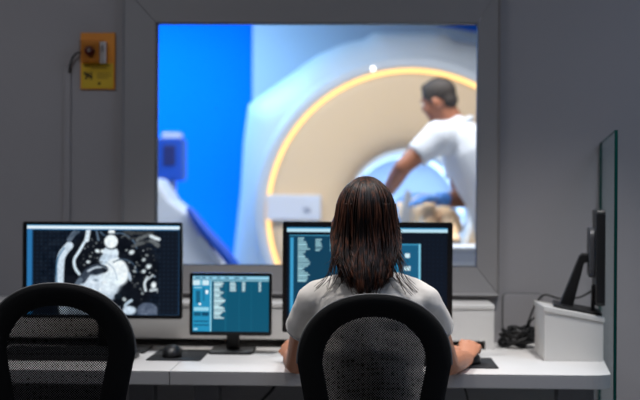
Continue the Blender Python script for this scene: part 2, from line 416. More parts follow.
def screen_obj(cv, w_, h_, parent, M_, strength_mat):
    me = bpy.data.meshes.new('screen'); W, H = cv.W, cv.H
    xs = np.linspace(-w_/2, w_/2, W); zs = np.linspace(h_/2, -h_/2, H)
    X, Z = np.meshgrid(xs, zs); co = np.stack([X, np.zeros_like(X), Z], -1).reshape(-1, 3)
    idx = np.arange(W*H).reshape(H, W)
    fc = np.stack([idx[1:, :-1], idx[1:, 1:], idx[:-1, 1:], idx[:-1, :-1]], -1).reshape(-1, 4)
    me.vertices.add(len(co)); me.vertices.foreach_set('co', co.ravel())
    me.loops.add(fc.size); me.loops.foreach_set('vertex_index', fc.ravel())
    me.polygons.add(len(fc)); me.polygons.foreach_set('loop_start', np.arange(0, fc.size, 4))
    me.update(calc_edges=True); me.validate()
    at = me.attributes.new('display', 'FLOAT_COLOR', 'POINT')
    c = np.concatenate([s2l(np.clip(cv.im, 0, 255)), np.ones((H, W, 1))], -1).reshape(-1, 4)
    at.data.foreach_set('color', c.ravel().astype(np.float32)); me.transform(M_)
    return linkmesh('screen', me, strength_mat, parent)
# left screen: heart scan
A = Canvas(27, 225.3, 179.3, 315.5, 1.75, (11, 20, 32))
for gx in np.arange(33, 178, 4.2):
    for gy in np.arange(232, 314, 4.2): A.ell(gx, gy, .8, .8, (24, 38, 54), soft=.4)
BK = (8, 13, 21)
A.ell(110, 272, 47, 44, BK, a=.9, soft=.06)
W1 = (240, 250, 255)
A.path([(69, 246), (62, 255), (60, 268), (60, 290), (64, 312)], 8, (205, 222, 236))
A.path([(64, 248), (57, 262), (57, 290)], 1.4, (40, 90, 130), .8)
A.path([(74, 233), (69, 240)], 5, (90, 104, 120)); A.path([(78, 232), (72, 236)], 3, (70, 84, 100))
A.path([(88, 230), (86, 238), (82, 246), (78, 253), (74, 260), (75, 268), (79, 274)], 2.8, (214, 232, 244))
A.path([(88, 230), (86.5, 240)], 4.5, (225, 240, 250)); A.path([(96, 231), (98, 240)], 2, (90, 110, 130))
A.path([(100, 232), (106, 236), (120, 233), (132, 240), (136, 248)], 1.6, (70, 90, 110))
for (x, y, r, v) in ((88, 262, 1.7, 240), (90, 256.5, 1.2, 150), (97, 251, 2, 250), (102, 251, 1.8, 240), (84, 265, .9, 120), (92, 271, 1, 110), (96, 243, 1, 140), (83, 259, .7, 90),
                     (131, 252, 2.6, 230), (146, 255, 1.5, 130), (143, 259.5, 1.8, 190), (148, 266, 2.6, 240), (136, 262, 1, 120), (134, 271, 1.6, 170), (143, 271, 2, 220), (129, 262, 1.2, 130),
                     (139, 265, .8, 90), (124, 299, 2, 190), (142, 293, 1.4, 150), (137, 283, 1, 90), (146, 276, 1, 120), (126, 250, 1.2, 150)):
    A.ell(x, y, r*1.15, r*.9, (v*.93, v*.98, v), ang=rnd.uniform(-30, 50), soft=.35)
# mediastinum, aorta, heart
A.ell(110, 253, 8, 7, (215, 230, 242), soft=.1); A.ell(111, 232, 3.3, 3, W1, soft=.2)
A.ell(111, 241.5, 7.8, 7.8, (8, 14, 22)); A.ell(110.5, 241.5, 6.7, 6.7, W1, soft=.08)
A.ell(106, 260, 7, 6, (190, 208, 224)); A.ell(113, 259, 5.5, 4.5, (190, 206, 222))
A.ell(98, 288, 20, 18, (176, 192, 208), ang=-12, soft=.08); A.ell(114, 273, 11.5, 15, (236, 246, 252), ang=8, soft=.08)
A.ell(120, 272, 8.2, 12.5, W1, ang=-8, soft=.15); A.ell(108, 283, 12, 11, (222, 236, 246), soft=.3); A.ell(92, 284, 9, 8, (205, 220, 234), soft=.3)
A.path([(82, 280), (88, 272), (96, 268), (104, 269)], 7.5, (58, 68, 82)); A.path([(88, 271), (97, 267.5), (106, 269)], 2.2, (200, 214, 228)); A.ell(103, 270, 4, 2.4, (20, 28, 38), soft=.2)
A.path([(76, 286), (80, 280)], 5, (90, 104, 120)); A.path([(113, 262), (122, 259), (132, 263), (137, 272)], 1.2, (60, 80, 100))
A.path([(105, 262), (113, 268), (117, 280)], .9, (150, 170, 190)); A.ell(129, 276, 1.6, 5, (190, 206, 222), ang=-15); A.path([(82, 296), (88, 303), (96, 308)], 3, (14, 22, 32)); A.ell(97, 271.5, 7, 3.2, (30, 38, 50), ang=-12, soft=.3); A.path([(86, 290), (94, 296), (104, 296)], 1.6, (120, 134, 150))
A.path([(131, 300), (125, 305), (128, 310)], 3, (180, 200, 216)); A.ell(118, 296, 4, 3, (20, 30, 40))
rc = random.Random(21)
for i in range(46):
    x = rc.uniform(130, 157); y = rc.uniform(247, 301); v = rc.choice((60, 80, 100, 130, 180))
    if ((x-146)/15)**2+((y-274)/28)**2 < 1: A.ell(x, y, rc.uniform(.5, 1.6), rc.uniform(.4, .9), (v*.92, v*.97, v), ang=rc.uniform(0, 180), soft=.4)
for i in range(26):
    x = rc.uniform(79, 103); y = rc.uniform(238, 268); v = rc.choice((60, 90, 150)); A.ell(x, y, rc.uniform(.4, 1.1), rc.uniform(.4, .8), (v*.92, v*.97, v), ang=rc.uniform(0, 180), soft=.4)
for i in range(14):
    x = rc.uniform(120, 150); y = 233+rc.random()*11; v = rc.choice((50, 70, 90)); A.path([(x, y), (x+4, y+rc.uniform(-2, 1)), (x+8, y+rc.uniform(-1, 2))], 1.3, (v*.92, v*.97, v))
for i in range(12):
    x = rc.uniform(84, 106); y = rc.uniform(280, 300); A.ell(x, y, rc.uniform(1, 3.5), rc.uniform(.8, 2), rc.choice(((226, 238, 248), (120, 136, 152), (236, 246, 252))), ang=rc.uniform(-40, 20), soft=.5, a=.8)
# right side ribs and muscle
for p, w_, v in (([(124, 231), (138, 233), (152, 232)], 3, 60), ([(136, 240), (144, 236), (150, 234)], 3, 105), ([(150, 236), (158, 239)], 3.4, 240), ([(150, 240), (157, 245)], 4.5, 110), ([(132, 246), (142, 243)], 3, 90),
                 ([(147, 277), (144, 283), (145, 290)], 2.6, 225), ([(152, 275), (147, 279)], 2, 200), ([(150, 290), (156, 289)], 2.6, 210)):
    A.path(p, w_, (v*.92, v*.97, v))
A.ell(153, 284.5, 2.6, 3.4, W1, soft=.3); A.ell(154, 276, 1, .8, (150, 170, 190))
A.ell(147, 309, 10, 7, (84, 96, 116), soft=.1); A.rect(137, 309, 157, 316, (96, 108, 128), .7); A.ell(129, 310, 7, 4.5, (196, 214, 230), soft=.2); A.rect(60, 306, 120, 316, (176, 192, 208), .75)
A.noise(46, 2.2, 40, 230, 160, 316, 45); A.noise(26, 6, 40, 230, 160, 316, 12)
A.rect(27, 225.3, 180, 226.0, (60, 150, 200)); A.rect(27, 226, 180, 229.2, (228, 244, 252)); A.rect(27, 229.2, 180, 230.2, (40, 110, 160))
A.rect(27, 229, 32, 316, (44, 116, 172)); A.rect(32, 229, 33, 316, (20, 60, 96)); A.rect(177.4, 229, 178.2, 316, (36, 70, 104)); A.rect(32, 314.4, 178, 315, (44, 78, 110))
# small screen
B = Canvas(193, 276, 269.5, 331.5, 2.4, (10, 84, 112))
B.rect(193, 276, 270, 279.6, (150, 206, 228)); B.rect(193, 276, 270, 276.8, (30, 120, 160))
for x in (195, 202, 209, 217, 225, 234, 243): B.rect(x, 277.3, x+rnd.uniform(3, 6), 278.7, (28, 96, 128))
B.rect(193, 279.8, 210.5, 331.5, (36, 142, 186)); B.rect(210.5, 279.8, 211.6, 331.5, (150, 214, 236)); B.rect(193, 280.5, 209, 285.5, (206, 234, 244)); B.rect(200, 280.5, 203, 285.5, (120, 190, 216))
B.rect(194, 287, 202, 288.2, (150, 210, 232)); B.rect(196, 291, 200.5, 303, (22, 96, 130)); B.ell(200, 304, 1.3, 1.3, (240, 250, 255)); B.ell(207, 292, 1.5, 2.2, (240, 250, 255)); B.rect(203, 288, 205, 301, (24, 108, 146), .7)
B.rect(194, 307, 209, 311, (150, 212, 234)); B.rect(194, 312, 201, 316, (20, 84, 116)); B.rect(202, 312, 209, 316, (16, 72, 104)); B.rect(194, 320.5, 208.5, 321.5, (16, 84, 116)); B.rect(194, 324, 209, 325.5, (18, 88, 120)); B.rect(194, 328, 198, 329.5, (170, 220, 240))
B.rect(212, 280.5, 269, 281.3, (150, 210, 228))
y = 282.0
while y < 318:
    n_ = rnd.random(); wl = (5 + 7*n_) if y < 292 else (4 + 6*abs(math.sin(y*.33)) + 2*n_)
    B.rect(214, y, 214+wl, y+1.05, (190, 222, 230)); y += 1.35
y = 282.0
while y < 291:
    for x, wl in ((230, 6.5), (242, 3.5), (258.6, 2.6)):
        B.rect(x, y, x+wl*rnd.uniform(.75, 1), y+1.0, (190, 222, 230))
    y += 1.4
for x in (225.5, 239, 251): B.rect(x, 284, x+.5, 331, (26, 110, 140), .7)
# centre screen
C_ = Canvas(287, 226, 447.5, 327, 1.6, (7, 17, 30))
C_.rect(287, 228.4, 446.5, 229.2, (60, 150, 196)); C_.rect(287, 229.2, 446.5, 232.8, (186, 226, 242))
C_.rect(289, 235.5, 376, 327, (12, 62, 88)); C_.rect(289, 235.5, 376, 236.4, (70, 160, 196)); C_.rect(290.6, 238, 293.6, 322, (60, 156, 204)); C_.rect(289, 322, 376, 323, (40, 120, 160))
y = 238.5
while y < 282:
    wl = 5 + 8*abs(math.sin(y*.21))*rnd.uniform(.5, 1)
    C_.rect(298, y, 298+wl, y+1.2, (150, 196, 208)); y += 1.7
y = 239.5
while y < 251:
    C_.rect(315.5, y, 315.5+rnd.uniform(4, 8), y+1.1, (150, 196, 208)); C_.rect(330, y, 330+rnd.uniform(3, 9), y+1.1, (120, 176, 192)); y += 1.8
C_.rect(378, 243.6, 420, 284, (22, 92, 128)); C_.rect(378, 243.6, 420, 244.8, (60, 150, 190)); C_.rect(418.2, 243.6, 420, 284, (130, 204, 232)); C_.rect(396, 246, 400, 282, (40, 134, 176))
for (x0, y0, x1, y1) in ((404, 253, 409.5, 257.5), (403.5, 266, 410, 270), (404, 277, 409, 280)): C_.rect(x0, y0, x1, y1, (206, 236, 246))
for gx in np.arange(424, 445, 4.2):
    for gy in np.arange(240, 326, 4.2): C_.ell(gx, gy, .7, .7, (13, 28, 46), soft=.4)

# ------------------------------------------------------------------ monitors
def monitor(label, corners, Y, cv, stand_h, base_w, group, bez=(.012, .012, .010, .018), d=.028, rz=0, tilt=0, name='monitor', base_off=.05, thick_neck=.06):
    """corners: outer photo px (x0,y0,x1,y1) of the monitor; front face at depth Y"""
    x0, y0, x1, y1 = corners
    a = P(x0, (y0+y1)/2, Y); b = P(x1, (y0+y1)/2, Y); cx = (a.x+b.x)/2; wd = (b.x-a.x)
    zt = P((x0+x1)/2, y0, Y).z; zb = P((x0+x1)/2, y1, Y).z; ht = zt-zb
    t = thing(name, label, 'monitor', (cx, Y+base_off, ZD), rz, group)
    zc = (zt+zb)/2 - ZD
    T = Matrix.Translation((0, -base_off, zc)) @ Matrix.Rotation(tilt, 4, 'X')
    mb = MB()                       # housing: shallow tray with a raised rim
    lb, rb, tb, bb = bez
    mb.prism(rrect(-wd/2, -ht/2, wd/2, ht/2, .007, 3), 'y', .003, d, M=T)
    mb.prism(rrect(-wd*.30, -ht*.36, wd*.30, ht*.30, .03, 4), 'y', d, d+.022, M=T)
    mb.build('housing', m_black, t, bevel=.002)
    rim = MB(); oo = rrect(-wd/2, -ht/2, wd/2, ht/2, .007, 3); ii = rrect(-wd/2+lb, -ht/2+bb, wd/2-rb, ht/2-tb, .001, 3)
    n = len(oo); vs = [T @ Vector((p[0], 0, p[1])) for p in oo] + [T @ Vector((p[0], 0, p[1])) for p in ii] + [T @ Vector((p[0], .004, p[1])) for p in oo] + [T @ Vector((p[0], .004, p[1])) for p in ii]
    fs = []
    for i in range(n):
        j = (i+1) % n
        fs += [(i, j, n+j, n+i), (2*n+i, 3*n+i, 3*n+j, 2*n+j), (i, 2*n+i, 2*n+j, j), (n+i, n+j, 3*n+j, 3*n+i)]
    rim.add(vs, fs); rim.build('bezel', m_blackg, t)
    screen_obj(cv, wd-lb-rb, ht-tb-bb, t, T @ Matrix.Translation(((lb-rb)/2, .0015, (bb-tb)/2)), m_screenL)
    nk = MB(); nk.box((-thick_neck/2, 0, .008), (thick_neck/2, .022, zc+.02)); nk.build('neck', m_black, t, bevel=.004)
    bs = MB(); bs.prism(rrect(-base_w/2, -.10, base_w/2, .09, .02, 4), 'z', 0, .010); bs.build('base', m_black, t, bevel=.003)
    return t
monitor('wide black monitor at the left showing a grey heart scan', (22.5, 222, 182, 318.5), 4.52, A, .1, .30, 'black desktop monitors', bez=(.015, .009, .011, .013), base_off=.075)
monitor('small squarish black monitor with blue list screen between the two wide monitors', (189.5, 273, 271.5, 335.5), 4.50, B, .1, .15, 'black desktop monitors', bez=(.011, .009, .010, .013), name='monitor', base_off=.09, thick_neck=.045)
monitor('wide black monitor with blue list screen in front of the seated woman', (282.5, 222, 452.5, 333), 4.42, C_, .1, .24, 'black desktop monitors', bez=(.014, .017, .012, .020), base_off=.06)
# side monitor on the sloping riser, seen edge-on
ang = math.atan2(gd.x, gd.y); YMS = 4.535
ms = Vector((glx(YMS)-.025, YMS, 0))
smt = thing('monitor', 'black monitor seen edge on, standing on the white box riser', 'monitor', (ms.x, ms.y, 0), -ang, 'black desktop monitors')
zb, zt = PZ(303, YMS, 600), PZ(210, YMS, 600); hw = .150
MB().prism(rrect(-hw, zb, hw, zt, .012, 3), 'x', -.010, .020).build('housing', m_black, smt, bevel=.003)
MB().prism(rrect(-hw*.7, zb+.09, hw*.7, zt-.06, .03, 4), 'x', -.030, -.010).build('rear_cover', mat('dark_grey_plastic', (62, 64, 70), .5), smt, bevel=.004)
MB().box((.020, -hw+.01, zb+.012), (.0205, hw-.01, zt-.01)).build('screen', m_blackg, smt)
zl0 = lidz(ms.x-.09)
ar = MB(); pz = PZ(257, YMS, 590)
ar.prism([(-.080, zl0+.008), (-.128, zl0+.008), (-.060, pz+.004), (-.050, pz+.012), (-.026, pz+.012), (-.026, pz-.016), (-.044, pz-.020)], 'y', -.032, .032)
ar.build('stand_arm', m_black, smt, bevel=.004)
sl = math.atan2(zl-zr, bx1-bx0)
Tb = Matrix.Translation((0, 0, lidz(ms.x)+.0005)) @ Matrix.Rotation(sl, 4, 'Y')
MB().prism(rrect(-.150, -.115, .012, .09, .015, 4), 'z', 0.002, 0.012, M=Tb).build('base', m_black, smt, bevel=.003)
MB().tube([(-.016, -.06, lidz(ms.x)+.014), (-.014, -.06, zb+.06)], .007, 8).build('rear_prop', m_black, smt)

# ------------------------------------------------------------------ keyboards, mice, pads
def keyboard(label, cx, cy, w_=.44, d_=.15, h_=.02):
    t = thing('keyboard', label, 'keyboard', (cx, cy, ZD), 0, 'black keyboards')
    MB().prism([(-d_/2, 0), (d_/2, 0), (d_/2, h_), (-d_/2, h_*.55)], 'x', -w_/2, w_/2).build('case', m_black, t, bevel=.003)
    nc, nr = 19, 5; mk = MB(); px = w_*.94/nc; py = d_*.86/nr
    k = MB()
    for i in range(nc):
        for j in range(nr):
            x = -w_*.47+px*(i+.5); yy = -d_*.43+py*(j+.5); z = h_*(.55+.45*(yy/d_+.5))
            k.box((x-px*.43, yy-py*.42, z-.001), (x+px*.43, yy+py*.42, z+.006))
    k.build('keys', m_key, t); return t
keyboard('black keyboard on the desk behind the empty chair', PX(139, 4.4)-.22, 4.345, h_=.03)
keyboard('black keyboard on the desk in front of the seated woman', PX(383, 4.32), 4.30, .36, .13)
def mouse(label, c, rz=0):
    t = thing('computer_mouse', label, 'mouse', c, rz, 'black computer mice')
    mb = MB(); rings = []
    for i in range(11):
        u = -1+2*i/10; yy = u*.052; w_ = .0325*math.sqrt(max(.02, 1-abs(u)**2.6)); h_ = .040*math.sqrt(max(.02, 1-abs(u*.97)**2.2))*(1-.12*u)
        rings.append([(w_*math.copysign(abs(math.cos(a))**.75, math.cos(a)), yy, max(.0, h_*math.sin(a)**.8 if math.sin(a) > 0 else 0)) for a in [PI*k/10 for k in range(11)]] + [(w_*x, yy, 0) for x in (-.5, 0, .5)])
    mb.loft(rings); mb.build('body', m_black, t)
    MB().tube([(0, .026, .0285), (0, .036, .0250)], .004, 8).build('scroll_wheel', m_key, t)
    MB().tube(smooth_path([(0, .05, .008), (-.01, .09, .004), (.02, .15, .004), (.0, .24, .004)], 5), .002, 6).build('cord', m_cable, t)
    return t
def pad(label, px0, px1, py0, py1):
    y0 = (CAMZ-ZD)*F/(py1-200); y1 = (CAMZ-ZD)*F/(py0-200)
    x0, x1 = P(px0, py1, y0).x, P(px1, py1, y0).x
    o = MB().prism(rrect(x0, y0, x1, y1, .008, 3), 'z', ZD, ZD+.0035).build('mouse_pad', m_pad, origin=((x0+x1)/2, (y0+y1)/2, ZD), bevel=.001)
    return tag(o, label, 'mouse pad', 'dark mouse pads')
pad('dark mouse pad on the desk left of the small monitor', 145.5, 200, 351.8, 362.5)
pad('dark mouse pad under the right hand of the woman', 455, 499, 357.2, 367.2)
pl = P(172, 357, 4.40); mouse('black mouse on the pad left of the small monitor', (pl.x, pl.y, ZD+.0035), .05)

# ------------------------------------------------------------------ cables
def cable(name, label, pts, r=.004, group=None, n=8):
    o = MB().tube(smooth_path(pts, n), r, 8).build(name, m_cable)
    return tag(o, label, 'cable', group)
# bundle on the desk between shelf and riser: each loop is a cable
cyc = 4.80
for k, lb in enumerate(('uppermost', 'middle', 'widest', 'lowest')):
    pts = []; r_ = random.Random(40+k)
    for i in range(26):
        a = i*.75 + k
        cxp = 513 + 5*k*.6; ex = (13 + 3.5*r_.random())*(1.05 if k == 2 else .85); 
        x = PX(cxp + ex*math.cos(a), cyc); z = ZD+.006+.012*k*.7+.026*(1+math.sin(a*1.3+k))*.8
        pts.append((x, cyc+.05*math.sin(a)+r_.uniform(-.012, .012), z))
    cable('cable_loop', f'{lb} loop of the tangled black cables between the shelf and the white box riser' if k != 1 else 'middle loop of the tangled black cables between the shelf and the white box riser', pts, .0052, 'tangled black cables', 4)
e0 = P(575, 298, 4.66)
cable('power_cable', 'thin black cable running from the edge on monitor down to the cable tangle',
      [P(596, 288, 4.72), P(580, 297, 4.71), P(560, 298.5, 4.71), P(545, 294.8, 4.71), P(537, 302, 4.72), P(530, 317, 4.75), P(525, 332, 4.79)], .0035)
cable('power_cable', 'thin black cable going into the left side of the white box riser',
      [P(545, 316, 4.72), P(537, 316.5, 4.72), P(530, 322, 4.74), P(527, 334, 4.78), P(516, 343, 4.80)], .0038)
cable('hanging_cable', 'black cable slanting down below the desk left of the woman', [P(276, 384, 4.55), P(271, 391, 4.55), P(262, 401, 4.55), P(250, 420, 4.55)], .005)
cable('hanging_cable', 'thin black cable below the desk right of the woman', [P(463, 384, 4.5), P(466, 392, 4.5), P(468, 402, 4.5), P(470, 420, 4.5)], .003)

# ------------------------------------------------------------------ yellow emergency call point on the wall
ex0, ex1 = PX(81, YW, 60), PX(115.5, YW, 60); ez0, ez1 = PZ(89.5, YW, 98), PZ(33, YW, 98)
ep = thing('emergency_stop_box', 'yellow and orange emergency button box on the wall left of the window', 'emergency button', (0, 0, 0))
ew = ex1-ex0; eh = ez1-ez0; k = ew/34.5
def E(px, py): return (ex0+(px-81)*k, ez1-(py-33)*k)
MB().box((ex0, YW-.010, ez0), (ex1, YW, ez1)).build('back_plate', m_orange, ep, bevel=.002)
x0, z1 = E(82.2, 63.5); x1, z0 = E(114, 88.2)
MB().box((x0, YW-.0115, z0), (x1, YW-.009, z1)).build('yellow_sticker', m_yellow, ep)
x0, z1 = E(83, 42.5); x1, z0 = E(101, 63)
MB().box((x0, YW-.040, z0), (x1, YW-.009, z1)).build('button_housing', m_orange, ep, bevel=.003)
bc = E(92, 52.2)
MB().cyl((bc[0], YW-.056, bc[1]), (bc[0], YW-.039, bc[1]), .0175, 24).build('push_button', m_red, ep, bevel=.003)
MB().cyl((bc[0], YW-.0575, bc[1]), (bc[0], YW-.055, bc[1]), .006, 16).build('button_mark', m_label, ep)
x0, z1 = E(82.5, 42); x1, z0 = E(107.5, 64)
MB().box((x0, YW-.064, z0), (x1, YW-.0625, z1)).build('clear_cover', m_cover, ep)
x0, z1 = E(101.3, 42.5); x1, z0 = E(107, 63.5)
MB().box((x0, YW-.030, z0), (x1, YW-.009, z1)).build('white_label', m_label, ep)
ink = MB()
def inkbar(px0, px1, py, h=.7, yy=YW-.0120):
    a = E(px0, py); b = E(px1, py+h); ink.box((a[0], yy, b[1]), (b[0], yy+.001, a[1]))
for (py, a, b) in ((65.2, 85, 111), (67.5, 92, 108)):
    x = a
    while x < b:
        l = rnd.uniform(1.2, 3.4); inkbar(x, min(b, x+l), py, .9); x += l+.7
for (py, a, b) in ((73.2, 98, 111), (75.4, 98, 112), (77.6, 98, 109)):
    x = a
    while x < b:
        l = rnd.uniform(1, 2.6); inkbar(x, min(b, x+l), py, .7); x += l+.5
for (px_, py_, w_, h_) in ((85, 73, 5, 2.2), (87, 75, 6, 2.4), (86, 77, 2, 2.4), (91, 77, 2, 2.4), (91, 72, 2, 2), (84.5, 71.8, 2, 2), (99, 82, 2, 2.6), (98.4, 83, 3.2, 1)):
    inkbar(px_, px_+w_, py_, h_)
MB().box((E(103.6, 46)[0], YW-.031, E(103.6, 53)[1]), (E(104.6, 46)[0], YW-.029, E(103.6, 46)[1])).build('label_mark', m_ink, ep)
ink.build('printed_marks', m_ink, ep)
MB().tube(smooth_path([P(82, 52, YW-.02), P(77, 53.5, YW-.02), P(72.5, 58, YW-.018), P(70, 66, YW-.012), P(69.3, 72, YW-.012)], 6), .0042, 8).build('cable', m_cable, ep)

# ------------------------------------------------------------------ swivel chairs
def chair(label, x, Y, rz=0):
    t = thing('swivel_chair', label, 'chair', (x, Y, 0), rz, 'black mesh back swivel chairs')
    zt = PZ(295.5, Y, 374); a, b_ = .2035, .185; zb = .52
    def outline(off, topoff, n=30):
        """front view of the back: rounded top, straight sides, narrower rounded foot"""
        pts = []; A_ = a-off
        for i in range(n+1):
            th = PI*i/n; c, s_ = math.cos(th), math.sin(th); e = 2/2.15
            pts.append((A_*math.copysign(abs(c)**e, c), zt-b_+(b_-topoff)*abs(s_)**e))
        B_ = .165-off
        for i in range(n+1):
            th = PI+PI*i/n; c, s_ = math.cos(th), math.sin(th); e = 2/3.2
            pts.append((B_*math.copysign(abs(c)**e, c), zb+.10-(.10-topoff)*abs(s_)**e))
        return pts
    def bow(x, z): return 1.1*x*x + .10*((z-.78)**2)*2 - .0*z       # curves round the sitter
    O = outline(0, 0); I = outline(.067, .058); n = len(O)
    mb = MB(); rings = []
    # cross-section of the padded rim, walked from outer back to inner back
    sec = [(0, .002, 0), (.0, .016, 0), (.10, .027, 0), (.35, .034, 0), (.65, .034, 0), (.90, .026, 0), (1, .014, 0), (.97, .004, 0), (.8, .0, 0), (.5, -.006, 0), (.2, -.006, 0), (.04, -.003, 0)]
    for i in range(n):
        o, q_ = O[i], I[i]
        rings.append([Vector((o[0]+(q_[0]-o[0])*s_, bow(o[0]+(q_[0]-o[0])*s_, o[1])+d, o[1]+(q_[1]-o[1])*s_)) for s_, d, _ in sec])
    m = len(sec); vs = [p for r in rings for p in r]; fs = []
    for i in range(n):
        for j in range(m):
            i2, j2 = (i+1) % n, (j+1) % m; fs.append((i*m+j, i2*m+j, i2*m+j2, i*m+j2))
    mb.add(vs, fs, 0, True); mb.build('back_frame', m_foam, t)
    pb = MB(); rr = []
    tr = [(p, q2) for p, q2 in zip(O, O)]
    # thin strip on the top rim: highlight from above put into its grey
    ed = MB(); path = [Vector((p[0]*1.004, bow(p[0], p[1])+.008, p[1]+(.0015 if p[1] > .8 else 0))) for p in O[:31]]
    ed.tube(path, .0032, 6); ed.build('rim_highlight', mat('rim_highlight_grey', (112, 111, 110), .5), t)
    # mesh panel: fan of quads between mirrored inner points
    I2 = outline(.064, .055); half = 31
    vs = []; fs = []
    top = I2[:half]; bot = I2[half:]
    rows = []
    for k in range(0, 16): L = top[30-k]; R = top[k]; rows.append(None)
    rightside = [top[k] for k in range(15, -1, -1)] + [bot[len(bot)-1-k] for k in range(0, 16)]
    for (xr_, z) in rightside:
        xr_ = abs(xr_); vs += [Vector((xr_*(-1+2*j/12), bow(xr_*(-1+2*j/12), z)+.014, z)) for j in range(13)]
    for i in range(len(rightside)-1):
        for j in range(12): fs.append((i*13+j, i*13+j+1, (i+1)*13+j+1, (i+1)*13+j))
    pm = MB(); pm.add(vs, fs, 0, True); pm.build('mesh_panel', m_mesh, t)
    # seat, support, column, five-star base
    sb = MB(); rg = []
    for (sc, z) in ((.9, .395), (1, .41), (1, .44), (.95, .458), (.7, .465)):
        rg.append([(.235*sc*math.copysign(abs(math.cos(th))**.6, math.cos(th)), .27+.235*sc*math.copysign(abs(math.sin(th))**.6, math.sin(th)), z) for th in [2*PI*k/40 for k in range(40)]])
    sb.loft(rg); sb.build('seat', m_foam, t)
    MB().tube(smooth_path([(0, -.008, .62), (0, -.03, .50), (0, .02, .385), (0, .22, .375)], 5), .03, 10, flat=.4, up=(0, 1, 0)).build('back_support', m_black, t)
    MB().cyl((0, .26, .10), (0, .26, .40), .028).build('gas_lift', m_black, t)
    for k in range(5):
        an = PI/2+2*PI*k/5; d = Vector((math.cos(an), math.sin(an), 0)); c = Vector((0, .26, 0))
        lg = MB().tube([c+Vector((0, 0, .10)), c+d*.15+Vector((0, 0, .095)), c+d*.29+Vector((0, 0, .07))], [.026, .022, .016], 8).build('base_leg', m_black, t)
        p = c+d*.29; s_ = Vector((-d.y, d.x, 0))
        MB().cyl(p+s_*.02+Vector((0, 0, .028)), p-s_*.02+Vector((0, 0, .028)), .028, 16).build('caster', m_black, lg)
    return t
YCH = 3.48
c1 = chair('black mesh back swivel chair the woman sits in', PX(374.5, YCH, 340), YCH, 0)
c2 = copy_tree(c1); c2.location = (PX(54.5, YCH, 340), YCH, PZ(284.5, YCH, 57)-PZ(295.5, YCH, 374)); c2['label'] = 'empty black mesh back swivel chair at the left'
if abs(c2.location.z) > .06: c2.location.z = .0

# ------------------------------------------------------------------ people helpers
def ering(c, w_, d_, n=28, p=2.3):
    return [Vector((c[0]+w_*math.copysign(abs(math.cos(2*PI*k/n))**(2/p), math.cos(2*PI*k/n)), c[1]+d_*math.copysign(abs(math.sin(2*PI*k/n))**(2/p), math.sin(2*PI*k/n)), c[2])) for k in range(n)]
def hand(mb, wrist, fwd, up, side, scale=1.0, curl=.5, spread=.10, lift=.12):
    """palm + five fingers; side=+1 when the thumb leaves toward fwd x up"""
    f = Vector(fwd).normalized(); u = Vector(up); u = (u-f*u.dot(f)).normalized(); s_ = f.cross(u)*side      # s_ = thumb side
    W = Vector(wrist); k = scale
    mb.tube([W-f*.01*k, W+f*.03*k, W+f*.062*k, W+f*.088*k], [.022*k, .030*k, .036*k, .033*k], 12, flat=.40, up=u)
    for i, (off, L, r) in enumerate(((.029, .074, .0078), (.0098, .082, .0080), (-.0102, .076, .0078), (-.0285, .060, .0068))):
        b = W+f*.088*k+s_*off*k+u*(.002 if i in (1, 2) else -.001)*k
        d = (f+s_*(off*spread*28)*.12); pts = [b-f*.02*k]; a = lift; p = b
        for seg, fr in enumerate((.46, .30, .24)):
            a += curl*(.55 if seg == 0 else .75)
            dd = (d*math.cos(a)-u*math.sin(a)).normalized(); pts.append(p); p = p+dd*L*fr*k
        mb.ell(b+u*.0065*k, (r*k*1.12,)*3, 10, 6)
        pts.append(p); mb.tube(pts, [r*k*1.05, r*k*1.05, r*k, r*k*.92, r*k*.8], 10)
    b = W+f*.030*k+s_*.024*k-u*.004*k
    mb.tube([b-s_*.012*k, b+(f*.55+s_*.7-u*.15).normalized()*.03*k, b+(f*.75+s_*.55-u*.25).normalized()*.060*k, b+(f*.95+s_*.42-u*.35).normalized()*.084*k], [.013*k, .0115*k, .0100*k, .0082*k], 10)
def head_parts(mb, c, M3, k=1.0):
    """skull, jaw, nose, ears; M3 turns local (x right, y face forward, z up) into the room"""
    def T(v): return Vector(c)+M3 @ (Vector(v)*k)
    mb.ell(T((0, -.012, .020)), (.074*k, .094*k, .096*k), 24, 14, M=M3)
    mb.ell(T((0, .022, -.038)), (.060*k, .066*k, .078*k), 20, 12, M=M3)
    mb.ell(T((0, .060, -.088)), (.030*k, .024*k, .022*k), 14, 8, M=M3)
    mb.tube([T((0, .082, .012)), T((0, .100, -.020)), T((0, .094, -.030))], [.007*k, .012*k, .011*k], 8)
    mb.ell(T((0, .074, .030)), (.048*k, .014*k, .010*k), 12, 6, M=M3)
    for s_ in (-1, 1):
        mb.ell(T((s_*.078, -.012, -.010)), (.010*k, .020*k, .032*k), 12, 8, M=M3)
        mb.ell(T((s_*.042, .058, -.028)), (.024*k, .020*k, .022*k), 10, 6, M=M3)
def face_children(c, M3, k, parent):
    def T(v): return Vector(c)+M3 @ (Vector(v)*k)
    for s_ in (-1, 1):
        e = MB().ell(T((s_*.031, .078, .008)), (.012*k, .008*k, .007*k), 12, 8, M=M3).build('eye', m_eye, parent)
        MB().ell(T((s_*.031, .0845, .008)), (.0052*k, .003*k, .0055*k), 10, 6, M=M3).build('iris', m_iris, e)
        MB().tube([T((s_*.016, .087, .026)), T((s_*.032, .086, .030)), T((s_*.046, .076, .026))], .003*k, 6).build('eyebrow', m_hair2, parent)
    MB().tube([T((-.021, .083, -.058)), T((0, .090, -.056)), T((.021, .083, -.058))], [.004*k, .0065*k, .004*k], 8, flat=.9).build('lips', m_lip, parent)

